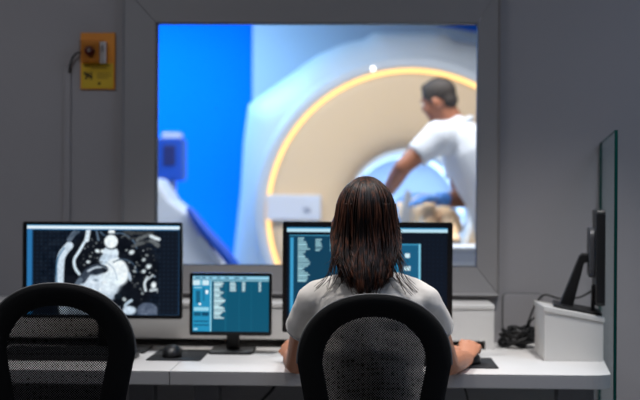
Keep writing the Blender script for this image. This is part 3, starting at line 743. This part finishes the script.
# ------------------------------------------------------------------ the seated woman
YT = 3.705; wx = PX(370.5, YT, 300); SEAT = .463
hx = PX(366, 3.75, 220); HC = Vector((hx, 3.765, 1.197))
def torso(dw=0, dd=0, zlo=.47):
    R_ = []
    for z, y, w_, d_ in ((.475, 3.735, .150, .105), (.50, 3.735, .178, .128), (.58, 3.725, .176, .122), (.68, 3.70, .148, .098), (.76, 3.69, .138, .094), (.85, 3.695, .142, .104), (.93, 3.705, .150, .102), (.985, 3.71, .156, .086), (1.014, 3.715, .146, .066), (1.032, 3.72, .080, .056), (1.045, 3.725, .055, .050)):
        if z < zlo: continue
        R_.append(ering((wx, y, z), w_+dw, d_+dd))
    return R_
sh = {-1: Vector((PX(314, YT, 305), YT, .972)), 1: Vector((PX(422, YT, 305), YT, .974))}
el = {-1: P(296.5, 364, 3.95), 1: P(448, 365, 3.95)}
wr = {-1: P(291.5, 357, 4.20), 1: P(466, 361, 4.20)}
for s_ in (-1, 1): el[s_].z = .772; wr[s_].z = .766 if s_ == 1 else .764
wr[1].z = .760
kn = {-1: Vector((wx-.13, 4.17, .50)), 1: Vector((wx+.13, 4.17, .50))}
bd = MB()
bd.loft(torso(-.006, -.006))
bd.tube([(hx, 3.725, 1.02), (hx, 3.738, 1.07), (hx, 3.752, 1.12)], [.058, .049, .050], 16)
head_parts(bd, HC, Matrix.Identity(3), .96)
for s_ in (-1, 1):
    bd.tube([(wx+s_*.06, YT+.01, 1.00), sh[s_]+Vector((0, 0, .002))], [.048, .042], 14)
    um = sh[s_].lerp(el[s_], .45)+Vector((s_*.006, 0, 0))
    bd.tube([sh[s_], um, el[s_]], [.042, .038, .033], 14)
    fm = el[s_].lerp(wr[s_], .35)+Vector((0, 0, .002))
    bd.tube([el[s_], fm, wr[s_]], [.034, .037, .0245], 14)
    hp = Vector((wx+s_*.09, 3.74, .535))
    bd.tube([hp, hp.lerp(kn[s_], .5), kn[s_]], [.080, .074, .056], 14)
    an = Vector((kn[s_].x, kn[s_].y+.05, .09)); bd.tube([kn[s_], kn[s_].lerp(an, .35)-Vector((0, .012, 0)), an], [.055, .050, .034], 14)
    bd.tube([an+Vector((0, -.03, -.03)), an+Vector((s_*.01, .06, -.045)), an+Vector((s_*.02, .15, -.06))], [.036, .036, .026], 12, flat=.8)
# left hand rests loosely closed, right hand lies on the mouse
hand(bd, wr[-1]+Vector((-.002, .012, .006)), Vector((-.22, 1, .16)), Vector((-.75, 0, .66)), 1, .95, .95)
hand(bd, wr[1]+Vector((.004, .012, .008)), Vector((.20, 1, .28)), Vector((.25, 0, 1)), -1, 1.0, .62, .9, -.05)
woman = thing('person', 'woman with long brown hair and white short sleeved top, seated from behind, hand on mouse', 'person', (0, 0, 0))
wb = linkmesh('body', remesh(bd, .0036, 3, .5), m_skin, woman)
face_children(HC, Matrix.Identity(3), .96, wb)
# shirt: fused torso, shoulders and short sleeves
sm_ = MB(); sm_.loft(torso(.010, .010, .52))
for s_ in (-1, 1):
    sm_.tube([(wx+s_*.055, YT+.008, 1.006), sh[s_]+Vector((0, 0, .006))], [.052, .050], 16)
    d = (el[s_]-sh[s_]); e2 = sh[s_]+d*.40+Vector((s_*.008, 0, 0))
    sm_.tube([sh[s_]+Vector((0, 0, .002)), sh[s_]+d*.2+Vector((s_*.006, 0, 0)), e2], [.052, .051, .050], 18, roundcap=False)
    sm_.ell(sh[s_]+Vector((0, 0, .0)), (.053, .053, .053), 16, 10)
shm = remesh(sm_, .006, 7, .5)
for v in shm.vertices:          # soft folds running down the back and sleeves
    p = v.co; n = mnoise.noise(Vector((p.x*22, p.y*22, p.z*7)))+.6*mnoise.noise(Vector((p.x*9+p.z*26, p.y*12, p.z*16)))
    v.co += v.normal*(.0055*n)
shirt = linkmesh('shirt', shm, m_shirt, woman)
for s_ in (-1, 1):
    # shoulder seam and sleeve hem
    d = (el[s_]-sh[s_]); e2 = sh[s_]+d*.39+Vector((s_*.008, 0, 0)); ax = d.normalized()
    u_ = Vector((1, 0, 0)); u_ = (u_-ax*u_.dot(ax)).normalized(); v_ = ax.cross(u_)
    MB().tube([e2+(u_*math.cos(a)+v_*math.sin(a))*.0508 for a in [2*PI*k/24 for k in range(25)]], .0030, 6).build('sleeve_hem', m_seam, shirt)
# trousers and shoes
tr = MB(); tr.loft([ering((wx, 3.735, z), w_, d_) for z, w_, d_ in ((.468, .15, .10), (.49, .184, .134), (.56, .186, .134), (.62, .176, .124))])
for s_ in (-1, 1):
    hp = Vector((wx+s_*.09, 3.74, .538)); an = Vector((kn[s_].x, kn[s_].y+.05, .11))
    tr.tube([hp, hp.lerp(kn[s_], .5), kn[s_]], [.088, .083, .066], 16)
    tr.tube([kn[s_], kn[s_].lerp(an, .35)-Vector((0, .01, 0)), an], [.065, .062, .052], 16, roundcap=False)
linkmesh('trousers', remesh(tr, .009, 5, .5), m_trous, woman)
for s_ in (-1, 1):
    an = Vector((kn[s_].x, kn[s_].y+.05, .09)); so = MB()
    so.tube([an+Vector((0, -.035, -.045)), an+Vector((s_*.01, .06, -.05)), an+Vector((s_*.02, .16, -.06))], [.042, .042, .032], 14, flat=.95)
    linkmesh('shoe', remesh(so, .006, 4, .5), m_shoe, woman)
# hair: a closed inner mass plus several hundred tapering locks
def hair_pt(phi, t, lift=0.0, flare=0.0, zend=1.0):
    """phi: 0 = straight back, +-pi = face; t: 0 at the parting, 1 at the ends"""
    ztop = HC.z+.124; zs = HC.z+.02
    if t < .36:                                    # over the skull
        a = (t/.36)*PI/2; r = math.sin(a); z = zs+(ztop-zs)*math.cos(a); wx_, dy_ = .084*r**1.12, .106*r
    else:
        u = (t-.36)/.64; z = zs+(zend-zs)*u
        wx_ = .084+.008*math.sin(min(1, u*1.2)*PI)+.004*u+flare*max(0, u-.45)**1.4
        dy_ = .108-.020*math.sin(min(1, u)*PI*.9)+.018*max(0, u-.6)
    x = HC.x+(wx_+lift)*math.sin(phi); y = HC.y-.008-(dy_+lift)*math.cos(phi)
    if abs(phi) < 1.7:                             # falls towards the shoulder blades
        q_ = min(1, max(0, (1.20-z)/.20)); w_ = q_*q_*(3-2*q_); back = 3.590 + .034*abs(math.sin(phi))
        y = y*(1-w_) + min(y, back)*w_
    return Vector((x, y, z))
hm = MB(); phs = [-2.05+4.1*k/26 for k in range(27)]
rings = []
for i in range(15):
    t = .02+.90*i/14
    outer = [hair_pt(p, t, -.012, 0, 1.02) for p in phs]
    inner = [hair_pt(p, t, -.030, 0, 1.02) for p in reversed(phs)]
    rings.append(outer+inner)
hm.loft(rings)
hm.ell(HC+Vector((0, .010, .050)), (.070, .066, .066), 22, 12)
hair = hm.build('hair', m_hair, woman)
lk = MB()
for i in range(92):                                # clumps of strands that wave together
    phi = -2.05+4.1*((i*.618) % 1); lay = rnd.random()
    mid = max(0, 1-abs(phi)/1.25)
    zc = 1.045-.066*mid+rnd.uniform(-.03, .05)
    if rnd.random() < .15: zc += .06
    fl = rnd.gauss(-.05, .06); amp = rnd.uniform(.04, .16); fq = rnd.uniform(6, 11); fz = rnd.uniform(0, 6)
    tw = rnd.gauss(-.10*math.copysign(1, phi), .20); g = rnd.uniform(.2, 1)
    for j in range(7):
        dp = rnd.gauss(0, .075); pts = []; zend = zc+rnd.uniform(-.014, .022); dl = rnd.uniform(-.004, .004)
        for k in range(28):
            t = .015+.985*k/27; u = max(0, (t-.34)/.66)
            p = hair_pt(phi+dp*(1-.72*u)+tw*u+amp*math.sin(fq*t+fz)*u*u*1.5, t, -.012+.014*lay+dl*u+.010*math.sin(fq*t*1.2+fz+1)*u*u*g+.008*u*lay, fl, zend)
            pts.append(p)
        r = rnd.uniform(.0024, .0054)
        rad = [r*(.55+.45*min(1, k/5))*(1 if k < 17 else max(.10, 1-(k-16)/11.4)) for k in range(28)]
        lk.tube(pts, rad, 6, flat=.6, up=(1, 0, 0))
# loose strands spreading over the shoulders
for i in range(34):
    sd = rnd.choice((-1, 1)); phi = sd*rnd.uniform(.5, 1.5); pts = []
    ex = rnd.uniform(.01, .06); ez = rnd.uniform(.985, 1.035)
    base = [hair_pt(phi, t, .002, .02, 1.03) for t in (.30, .45, .6, .72, .82)]
    last = base[-1]; end = Vector((last.x+sd*ex, min(last.y-.004, 3.625+.05*rnd.random()), ez))
    mid = last.lerp(end, .5)+Vector((sd*-.006, -.004, -.004))
    pts = smooth_path(base+[mid, end], 4); n = len(pts)
    lk.tube(pts, [.0022*(1-.8*k/n) for k in range(n)], 5)
lk.build('hair_locks', m_hair, hair)
# mouse under her right hand
mr = wr[1]+Vector((.022, .095, 0)); mouse('black mouse under the right hand of the woman', (mr.x, mr.y, ZD+.0035), -.12)

# ------------------------------------------------------------------ MRI scanner in the exam room
YG = 8.0; gc = P(410.5, 213, YG)
mri = thing('mri_scanner', 'large white scanner with round tunnel and glowing ring behind the window', 'scanner', (gc.x, YG, 0))
oz = gc.z; O_ = (0, 0, oz)
face = [(.375, .30), (.378, .20), (.388, .12), (.410, .065), (.455, .030), (.53, .012), (.66, .004), (.80, .002), (.838, .006), (.841, .030), (.872, .030)]
MB().lathe([(.872, .030), (.876, .006), (.91, .010), (.94, .035), (.955, .07), (.96, .10)], O_, 96).build('outer_rim', m_housing, mri)
MB().lathe(face, O_, 96).build('front_cover', m_gantry, mri)
MB().lathe([(.375, .30), (.375, 1.38), (.40, 1.42), (.42, 1.42), (.42, .30)], O_, 72, closed=True).build('bore', m_bore, mri)
ringo = MB().lathe([(.846, .026), (.846, .012), (.856, .006), (.866, .012), (.866, .026)], O_, 96, closed=True).build('ring_light', m_ring, mri)
# housing: bevelled block behind the round face, outline taken round the photographed silhouette
def gpt(px, py, Y):
    p = P(px, py, Y); return (p.x-gc.x, p.z)
Yh = 8.42
ol = [(-1.22, .02), gpt(228, 300, Yh), gpt(235, 245, Yh), gpt(241, 190, Yh), gpt(244, 140, Yh), gpt(249, 104, Yh), gpt(280, 82, Yh), gpt(318, 55, Yh), gpt(345, 43, Yh), gpt(400, 34, Yh), gpt(450, 33, Yh)]
ol = ol + [(-x, z) for x, z in reversed(ol) if abs(x) > .12]
# even resample so the bevel ring meets the round face
n = 96; L = [0]
cl = ol+[ol[0]]
for a_, b_ in zip(cl, cl[1:]): L.append(L[-1]+math.hypot(b_[0]-a_[0], b_[1]-a_[1]))
def at_ang(th):
    d = Vector((math.cos(th), math.sin(th))); best = None
    for a_, b_ in zip(cl, cl[1:]):
        ax, az, bx_, bz = a_[0], a_[1]-oz, b_[0], b_[1]-oz; ex, ez_ = bx_-ax, bz-az
        den = d.x*ez_-d.y*ex
        if abs(den) < 1e-9: continue
        s_ = (ax*ez_-az*ex)/den; t_ = (ax*d.y-az*d.x)/den
        if s_ > 0 and -1e-6 <= t_ <= 1+1e-6: best = s_ if best is None else max(best, s_)
    return best or 1.0
hr = []
for fr_, y in ((0, .08), (.25, .13), (.7, .26), (1, .42)):
    row = []
    for k in range(n):
        th = 2*PI*k/n; R1 = max(.97, at_ang(th)); r = .95+(R1-.95)*fr_
        row.append(Vector((r*math.cos(th), y, max(.01, oz+r*math.sin(th)))))
    hr.append(row)
hr.append([Vector((p.x, 1.42, p.z)) for p in hr[-1]])
hb = MB(); hb.loft(hr, cap=False); hb.build('housing', m_housing, mri)
# control panel on the left of the face
cpn = MB(); c0 = gpt(266.5, 220, YG-.03); c1_ = gpt(321, 195, YG-.03)
cpo = cpn.prism(rrect(c0[0], c0[1], c1_[0], c1_[1], .015, 4), 'y', -.045, .02).build('control_panel', mat('panel_shell', (222, 226, 236), .4), mri, bevel=.006)
cb = gpt(307, 209, YG-.05); MB().cyl((cb[0], -.052, cb[1]), (cb[0], -.044, cb[1]), .022, 20).build('button', mat('panel_button', (190, 196, 212), .4), cpo)
ld = gpt(373, 68.5, YG+.1); MB().ell((ld[0], .018, ld[1]-.012), (.020, .012, .020), 16, 10).build('indicator_lamp', m_led, mri)
# white projecting wall panel behind the scanner
a0 = P(252, 200, 9.55).x
z_a, z_b = PZ(24, 9.55, 430), PZ(33, 9.55, 478); x_a, x_b = PX(428, 9.55), PX(478, 9.55); sl2 = (z_b-z_a)/(x_b-x_a)
struct(MB().prism([(a0, 0), (XR, 0), (XR, z_a+sl2*(XR-x_a)), (x_a, z_a), (x_a-.3, z_a+.16), (x_a-.6, ZC), (a0, ZC)], 'y', 9.55, YF).build('wall_far_panel', m_wallfar))

# ------------------------------------------------------------------ patient table and patient
tcx = gc.x+.02; ZT = 1.00
tb = thing('patient_table', 'narrow white patient table running into the scanner tunnel', 'table', (tcx, 6.4, 0))
MB().prism(rrect(-.24, ZT-.07, .24, ZT, .03, 4), 'y', 0, 2.7).build('table_top', m_tech, tb, bevel=.01)
MB().prism(rrect(-.22, ZT, .22, ZT+.04, .015, 4), 'y', .03, 2.6).build('mattress', mat('pale_mattress', (196, 204, 216), .8), tb, bevel=.006)
MB().prism([(.25, 0), (1.35, 0), (1.25, ZT-.07), (.35, ZT-.07)], 'x', -.19, .19).build('pedestal', m_tech, tb, bevel=.03)
pt = thing('person', 'patient in blue gown with bare bent knees lying on the scanner table', 'person', (0, 0, 0))
pm = MB(); zb_ = ZT+.04
k1 = P(425, 205, 6.98); k2 = P(447, 224, 6.90)
pcx = tcx+.03
hips = Vector((pcx, 7.36, zb_+.128)); chest = Vector((pcx, 7.78, zb_+.136)); nk_ = Vector((pcx, 8.02, zb_+.11)); hd = Vector((pcx, 8.17, zb_+.115))
pm.tube([hips, hips.lerp(chest, .5), chest, chest.lerp(nk_, .6)], [.155, .140, .165, .12], 18, flat=.66, up=(0, 0, 1))
pm.tube([chest, nk_, hd], [.07, .055, .055], 12)
MH = Matrix.Rotation(math.radians(90), 3, 'X')
head_parts(pm, hd+Vector((0, .03, 0)), MH, .95)
for s_, kk in ((-1, k1), (1, k2)):
    hp = hips+Vector((s_*.085, -.02, -.01)); ft = Vector((kk.x+s_*.0, kk.y-.36, zb_+.05))
    pm.tube([hp, hp.lerp(kk, .5), kk], [.082, .076, .060], 14)
    pm.tube([kk, kk.lerp(ft, .4), ft], [.058, .056, .036], 14)
    pm.tube([ft+Vector((0, .02, -.015)), ft+Vector((0, -.08, -.012)), ft+Vector((s_*.01, -.16, -.02))], [.034, .036, .026], 10, flat=.7)
    sp = chest+Vector((s_*.16, .08, 0)); ep_ = Vector((pcx+s_*.20, 7.55, zb_+.06)); wp = Vector((pcx+s_*.13, 7.32, zb_+.19))
    pm.tube([sp, sp.lerp(ep_, .5), ep_], [.048, .042, .034], 12); pm.tube([ep_, ep_.lerp(wp, .4), wp], [.034, .034, .022], 12)
    hand(pm, wp, Vector((-s_*.5, -.8, -.05)), Vector((0, 0, 1)), s_, .95, .35)
pb_ = linkmesh('body', remesh(pm, .0075, 4, .5), m_skin3, pt)
face_children(hd+Vector((0, .03, 0)), MH, .95, pb_)
gw = MB(); gw.tube([hips+Vector((0, -.04, .0)), hips.lerp(chest, .5), chest, chest.lerp(nk_, .45)], [.172, .160, .182, .12], 18, flat=.68, up=(0, 0, 1))
for s_ in (-1, 1):
    sp = chest+Vector((s_*.15, .08, 0)); gw.tube([chest+Vector((s_*.05, .06, 0)), sp, sp+Vector((s_*.03, -.12, -.03))], [.07, .066, .060], 14)
linkmesh('gown', remesh(gw, .010, 5, .5), m_gown, pt)
hh = MB(); hh.ell(hd+Vector((0, .065, -.012)), (.082, .085, .092), 18, 12); hh.build('hair', m_hair2, pt)
pbk = P(404, 206, 6.95)
bk = MB(); x_, y_ = pbk.x, 6.85
bk.prism([(x_-.045, ZT+.04), (x_+.03, ZT+.04), (x_+.035, PZ(192, 6.85, 405)), (x_+.005, PZ(189, 6.85, 405))], 'y', y_-.02, y_+.02)
tag(bk.build('leg_support', mat('grey_support', (168, 172, 178), .5), bevel=.008), 'grey upright support on the patient table left of the bent knees', 'support')

# ------------------------------------------------------------------ radiographer leaning over the table
YM = 6.70
man = thing('person', 'man in white polo shirt leaning over the patient beside the scanner', 'person', (0, 0, 0))
hcm = P(438, 101, YM); hcm.y = YM
pel = P(503, 252, YM); chm = P(468, 152, YM); nkm = P(454, 124, YM)
mb = MB()
MF = Matrix.Rotation(math.radians(90), 3, 'Z')                # face toward -X
Mh = Matrix.Rotation(math.radians(-18), 3, 'Y') @ Matrix.Rotation(math.radians(-26), 3, 'Z') @ MF
head_parts(mb, hcm, Mh, .92)
mb.tube([nkm+Vector((.03, 0, -.04)), nkm, hcm+Vector((.03, 0, -.035))], [.068, .058, .058], 14)
fwd = Vector((-1, 0, 0))
spine = [pel, pel.lerp(chm, .5)+Vector((.02, 0, 0)), chm, chm.lerp(nkm, .62), nkm+Vector((.02, 0, -.03))]
def mtorso(add): return dict(pts=spine, rad=[.165+add, .165+add, .195+add, .165+add, .08+add], n=20, flat=.64, up=(-1, 0, 0))
mb.tube(**mtorso(-.006))
shn = P(437, 137, YM-.17); shf = P(452, 138, YM+.18)
eln = P(403, 167, YM-.20); wrn = P(387, 193, YM+.02)
elf = P(462, 200, YM+.20); wrf = P(440, 199, YM+.10)
mb.tube([shn, shn.lerp(eln, .5), eln], [.060, .052, .043], 14); mb.tube([eln, eln.lerp(wrn, .4), wrn], [.043, .042, .030], 14)
mb.tube([shf, shf.lerp(elf, .5), elf], [.060, .052, .042], 14); mb.tube([elf, elf.lerp(wrf, .4), wrf], [.042, .041, .030], 14)
hand(mb, wrn, (wrn-eln), Vector((-.5, -.4, 1)), -1, 1.05, .45)
hand(mb, wrf, (wrf-elf), Vector((0, 0, 1)), 1, 1.05, .35)
for s_ in (-1, 1):
    hp = pel+Vector((0, s_*.10, -.02)); kn_ = Vector((pel.x-.02, hp.y+s_*.01, .52)); an = Vector((pel.x+.02, hp.y+s_*.02, .09))
    mb.tube([hp, hp.lerp(kn_, .5), kn_], [.10, .086, .062], 14); mb.tube([kn_, kn_.lerp(an, .35), an], [.060, .058, .040], 14)
    mb.tube([an+Vector((.03, 0, -.04)), an+Vector((-.07, 0, -.045)), an+Vector((-.17, 0, -.06))], [.042, .042, .03], 12, flat=.8)
mbd = linkmesh('body', remesh(mb, .0075, 5, .5), m_skin2, man)
face_children(hcm, Mh, .92, mbd)
sp_ = MB(); sp_.tube(**mtorso(.014))
for sh_, el_ in ((shn, eln), (shf, elf)):
    sp_.tube([chm.lerp(nkm, .45), sh_], [.11, .078], 16); sp_.tube([sh_, sh_.lerp(el_, .62)], [.076, .068], 16, roundcap=False); sp_.ell(sh_, (.078, .078, .078), 14, 10)
pm2 = remesh(sp_, .010, 6, .5)
for v in pm2.vertices:
    p = v.co; v.co += v.normal*(.008*mnoise.noise(Vector((p.x*12, p.y*12, p.z*7))))
polo = linkmesh('polo_shirt', pm2, m_polo, man)
MB().tube([nkm+Vector((.012+.075*math.cos(a), .075*math.sin(a), .0+.03*math.cos(a))) for a in [2*PI*k/20 for k in range(21)]], .014, 8).build('collar', m_polo, polo)
tr2 = MB()
for s_ in (-1, 1):
    hp = pel+Vector((0, s_*.10, -.02)); kn_ = Vector((pel.x-.02, hp.y+s_*.01, .52)); an = Vector((pel.x+.02, hp.y+s_*.02, .10))
    tr2.tube([hp, hp.lerp(kn_, .5), kn_], [.118, .104, .082], 16); tr2.tube([kn_, kn_.lerp(an, .35), an], [.080, .078, .066], 16, roundcap=False)
tr2.ell(pel+Vector((0, 0, .02)), (.13, .19, .12), 18, 12)
linkmesh('trousers', remesh(tr2, .011, 5, .5), m_trous2, man)
for s_ in (-1, 1):
    an = Vector((pel.x+.02, pel.y+s_*.12, .09)); so = MB(); so.tube([an+Vector((.04, 0, -.045)), an+Vector((-.07, 0, -.05)), an+Vector((-.18, 0, -.062))], [.045, .045, .034], 12, flat=.85)
    so.build('shoe', m_trous2, man)
gl_ = MB(); hand(gl_, wrf+(wrf-elf).normalized()*.004, (wrf-elf), Vector((0, 0, 1)), 1, 1.17, .35); gl_.tube([wrf-(wrf-elf).normalized()*.05, wrf+(wrf-elf).normalized()*.02], [.037, .034], 12, roundcap=False)
linkmesh('glove', remesh(gl_, .0055, 3, .5), m_glove, man)
# short hair: cap over the back and top of the skull, with a lower nape line and short beard
hcap = MB()
def Th(v): return hcm+Mh @ (Vector(v)*.92)
hcap.ell(Th((0, -.020, .040)), (.074, .090, .079), 22, 14, M=Mh); hcap.ell(Th((0, -.066, -.010)), (.058, .042, .050), 16, 10, M=Mh)
hcap.ell(Th((0, .030, .088)), (.052, .036, .026), 14, 8, M=Mh)
for s_ in (-1, 1): hcap.ell(Th((s_*.070, .010, .014)), (.009, .013, .030), 12, 8, M=Mh)
linkmesh('hair', remesh(hcap, .006, 3, .5), m_hair2, man)
# ------------------------------------------------------------------ equipment left of the scanner
YI = 7.75
inj = thing('injector_stand', 'blue boxed injector head on a slim white pole at the left of the exam room', 'medical device', (PX(172, YI), YI, 0))
def ip(px, py): p = P(px, py, YI); return (p.x-PX(172, YI), p.z)
a_ = ip(159.5, 181); b_ = ip(185, 138)
MB().prism(rrect(a_[0], a_[1], b_[0], b_[1], .02, 4), 'y', -.10, .10).build('injector_head', m_techb, inj, bevel=.012)
a_ = ip(163, 141); b_ = ip(182, 133); MB().prism(rrect(a_[0], a_[1], b_[0], b_[1], .012, 4), 'y', -.05, .05).build('syringe_cap', m_polo, inj, bevel=.01)
a_ = ip(166, 166); b_ = ip(178, 146); MB().prism(rrect(a_[0], a_[1], b_[0], b_[1], .008, 3), 'y', -.108, -.10).build('display', mat('dim_display', (30, 44, 110), .4), inj, bevel=.003)
z_ = ip(172, 180)[1]; MB().tube([(0, 0, z_+.02), (0, 0, z_-.12), (.005, 0, .08)], [.022, .020, .024], 12).build('pole', m_tech, inj)
for k in range(4):
    an = PI/4+k*PI/2; MB().tube([(0, 0, .08), (.22*math.cos(an), .22*math.sin(an), .04)], [.022, .016], 8).build('foot', m_tech, inj)
tl = thing('medical_trolley', 'pale sloping equipment trolley with blue padded rail at the left of the exam room', 'trolley', (0, 0, 0))
YQ = 7.0
def tp(px, py): p = P(px, py, YQ); return (p.x, p.z)
b0 = tp(128, 420); 
MB().prism([(tp(130, 300)[0], .12), (tp(228, 300)[0], .12), tp(226, 272), tp(205, 240), tp(188, 214), tp(170, 200), tp(156, 178), tp(132, 176)], 'y', YQ, YQ+.4).build('body', m_tech, tl, bevel=.02)
MB().tube([P(191, 212, YQ-.03), P(205, 231, YQ-.03), P(222, 250, YQ-.03), P(240, 273, YQ-.03)], [.032, .040, .045, .04], 12, flat=.7).build('padded_rail', m_techb, tl)
MB().tube([P(202, 238, YQ-.03), P(216, 258, YQ-.03), P(222, 270, YQ-.03)], .014, 10).build('side_rail', m_polo, tl)
for (x, y) in ((tp(138, 300)[0], YQ+.05), (tp(222, 300)[0], YQ+.05), (tp(138, 300)[0], YQ+.35), (tp(222, 300)[0], YQ+.35)):
    MB().cyl((x-.02, y, .06), (x+.02, y, .06), .06, 16).build('wheel', m_black, tl)
cb_ = thing('storage_cabinet', 'low pale cabinet at the lower right corner of the window', 'cabinet', (PX(490, 6.1), 6.1, 0))
cz = PZ(247, 5.9, 470); xw = .24
MB().box((-xw, -.2, .0), (xw, .2, cz-.02)).build('body', m_tech, cb_, bevel=.008)
MB().box((-xw-.01, -.21, cz-.02), (xw+.01, .21, cz)).build('top', m_polo, cb_, bevel=.005)
for k in range(3):
    dz = (cz-.14)/3; dr = MB().box((-xw+.012, -.212, .08+k*dz), (xw-.012, -.2, .07+(k+1)*dz)).build('drawer', m_polo, cb_, bevel=.003)
    MB().box((-.06, -.226, .08+k*dz+dz*.6), (.06, -.212, .095+k*dz+dz*.6)).build('handle', m_chrome, dr, bevel=.003)

# ------------------------------------------------------------------ light
def area(name, loc, size, power, color, rot_=(0, 0, 0), sy=None, spread=PI):
    l = bpy.data.lights.new(name, 'AREA'); l.energy = power; l.color = color; l.size = size
    if sy: l.shape = 'RECTANGLE'; l.size_y = sy
    l.spread = spread
    o = bpy.data.objects.new(name, l); COL.objects.link(o); o.location = loc; o.rotation_euler = rot_; return o
def spot(name, loc, target, power, color, size, blend=.6, rad=.08):
    l = bpy.data.lights.new(name, 'SPOT'); l.energy = power; l.color = color; l.spot_size = math.radians(size); l.spot_blend = blend; l.shadow_soft_size = rad
    o = bpy.data.objects.new(name, l); COL.objects.link(o); o.location = loc
    o.rotation_euler = (Vector(target)-Vector(loc)).to_track_quat('-Z', 'Y').to_euler(); return o
# exam room: bright ceiling panels, plus light inside the tunnel
area('exam_ceiling_light', (.5, 6.0, 2.86), 1.8, 62, (1, .97, .94), sy=.6)
area('exam_ceiling_light', (-1.0, 6.5, 2.86), 1.4, 34, (.86, .93, 1), sy=.6)
area('exam_wall_washer', (-1.75, 8.75, 2.86), 1.3, 84, (.30, .66, 1), sy=.3)
area('exam_wall_washer', (-1.75, 9.2, .25), 1.3, 18, (.30, .66, 1), rot_=(PI*.9, 0, 0), sy=.3)
area('tunnel_light', (gc.x, 8.9, oz+.34), .9, 15, (.58, .79, 1), sy=.12)
area('tunnel_rear_light', (gc.x, 9.5, oz), .7, 9, (.58, .79, 1), rot_=(-PI/2, 0, 0))
# control room: dim; two ceiling downlights over the desk
spot('desk_downlight', (.75, 3.85, 2.86), (.65, 4.15, .73), 146, (1, .97, .95), 64, .8, .10)
spot('desk_downlight', (-.45, 3.85, 2.86), (-.40, 4.15, .73), 126, (1, .97, .95), 64, .8, .10)
area('wall_fill_light', (1.75, 3.1, 2.86), 1.0, 22, (.62, .75, 1))  # unseen fill lamp added to lift the wall, bluish on the right
area('wall_fill_light', (-1.6, 3.1, 2.86), 1.0, 17, (.88, .91, 1))  # unseen fill lamp added for the left part of the wall
wd = bpy.data.worlds.new('world'); S.world = wd; wd.use_nodes = True
wd.node_tree.nodes['Background'].inputs[0].default_value = (.05, .055, .065, 1); wd.node_tree.nodes['Background'].inputs[1].default_value = .3
S.view_settings.view_transform = 'Standard'; S.view_settings.look = 'None'; S.view_settings.exposure = 0; S.view_settings.gamma = 1; S.view_settings.use_curve_mapping = False
S.cycles.use_denoising = True; S.cycles.max_bounces = 8; S.cycles.transparent_max_bounces = 12; S.cycles.sample_clamp_indirect = 4.0
S.cycles.caustics_reflective = False; S.cycles.caustics_refractive = False
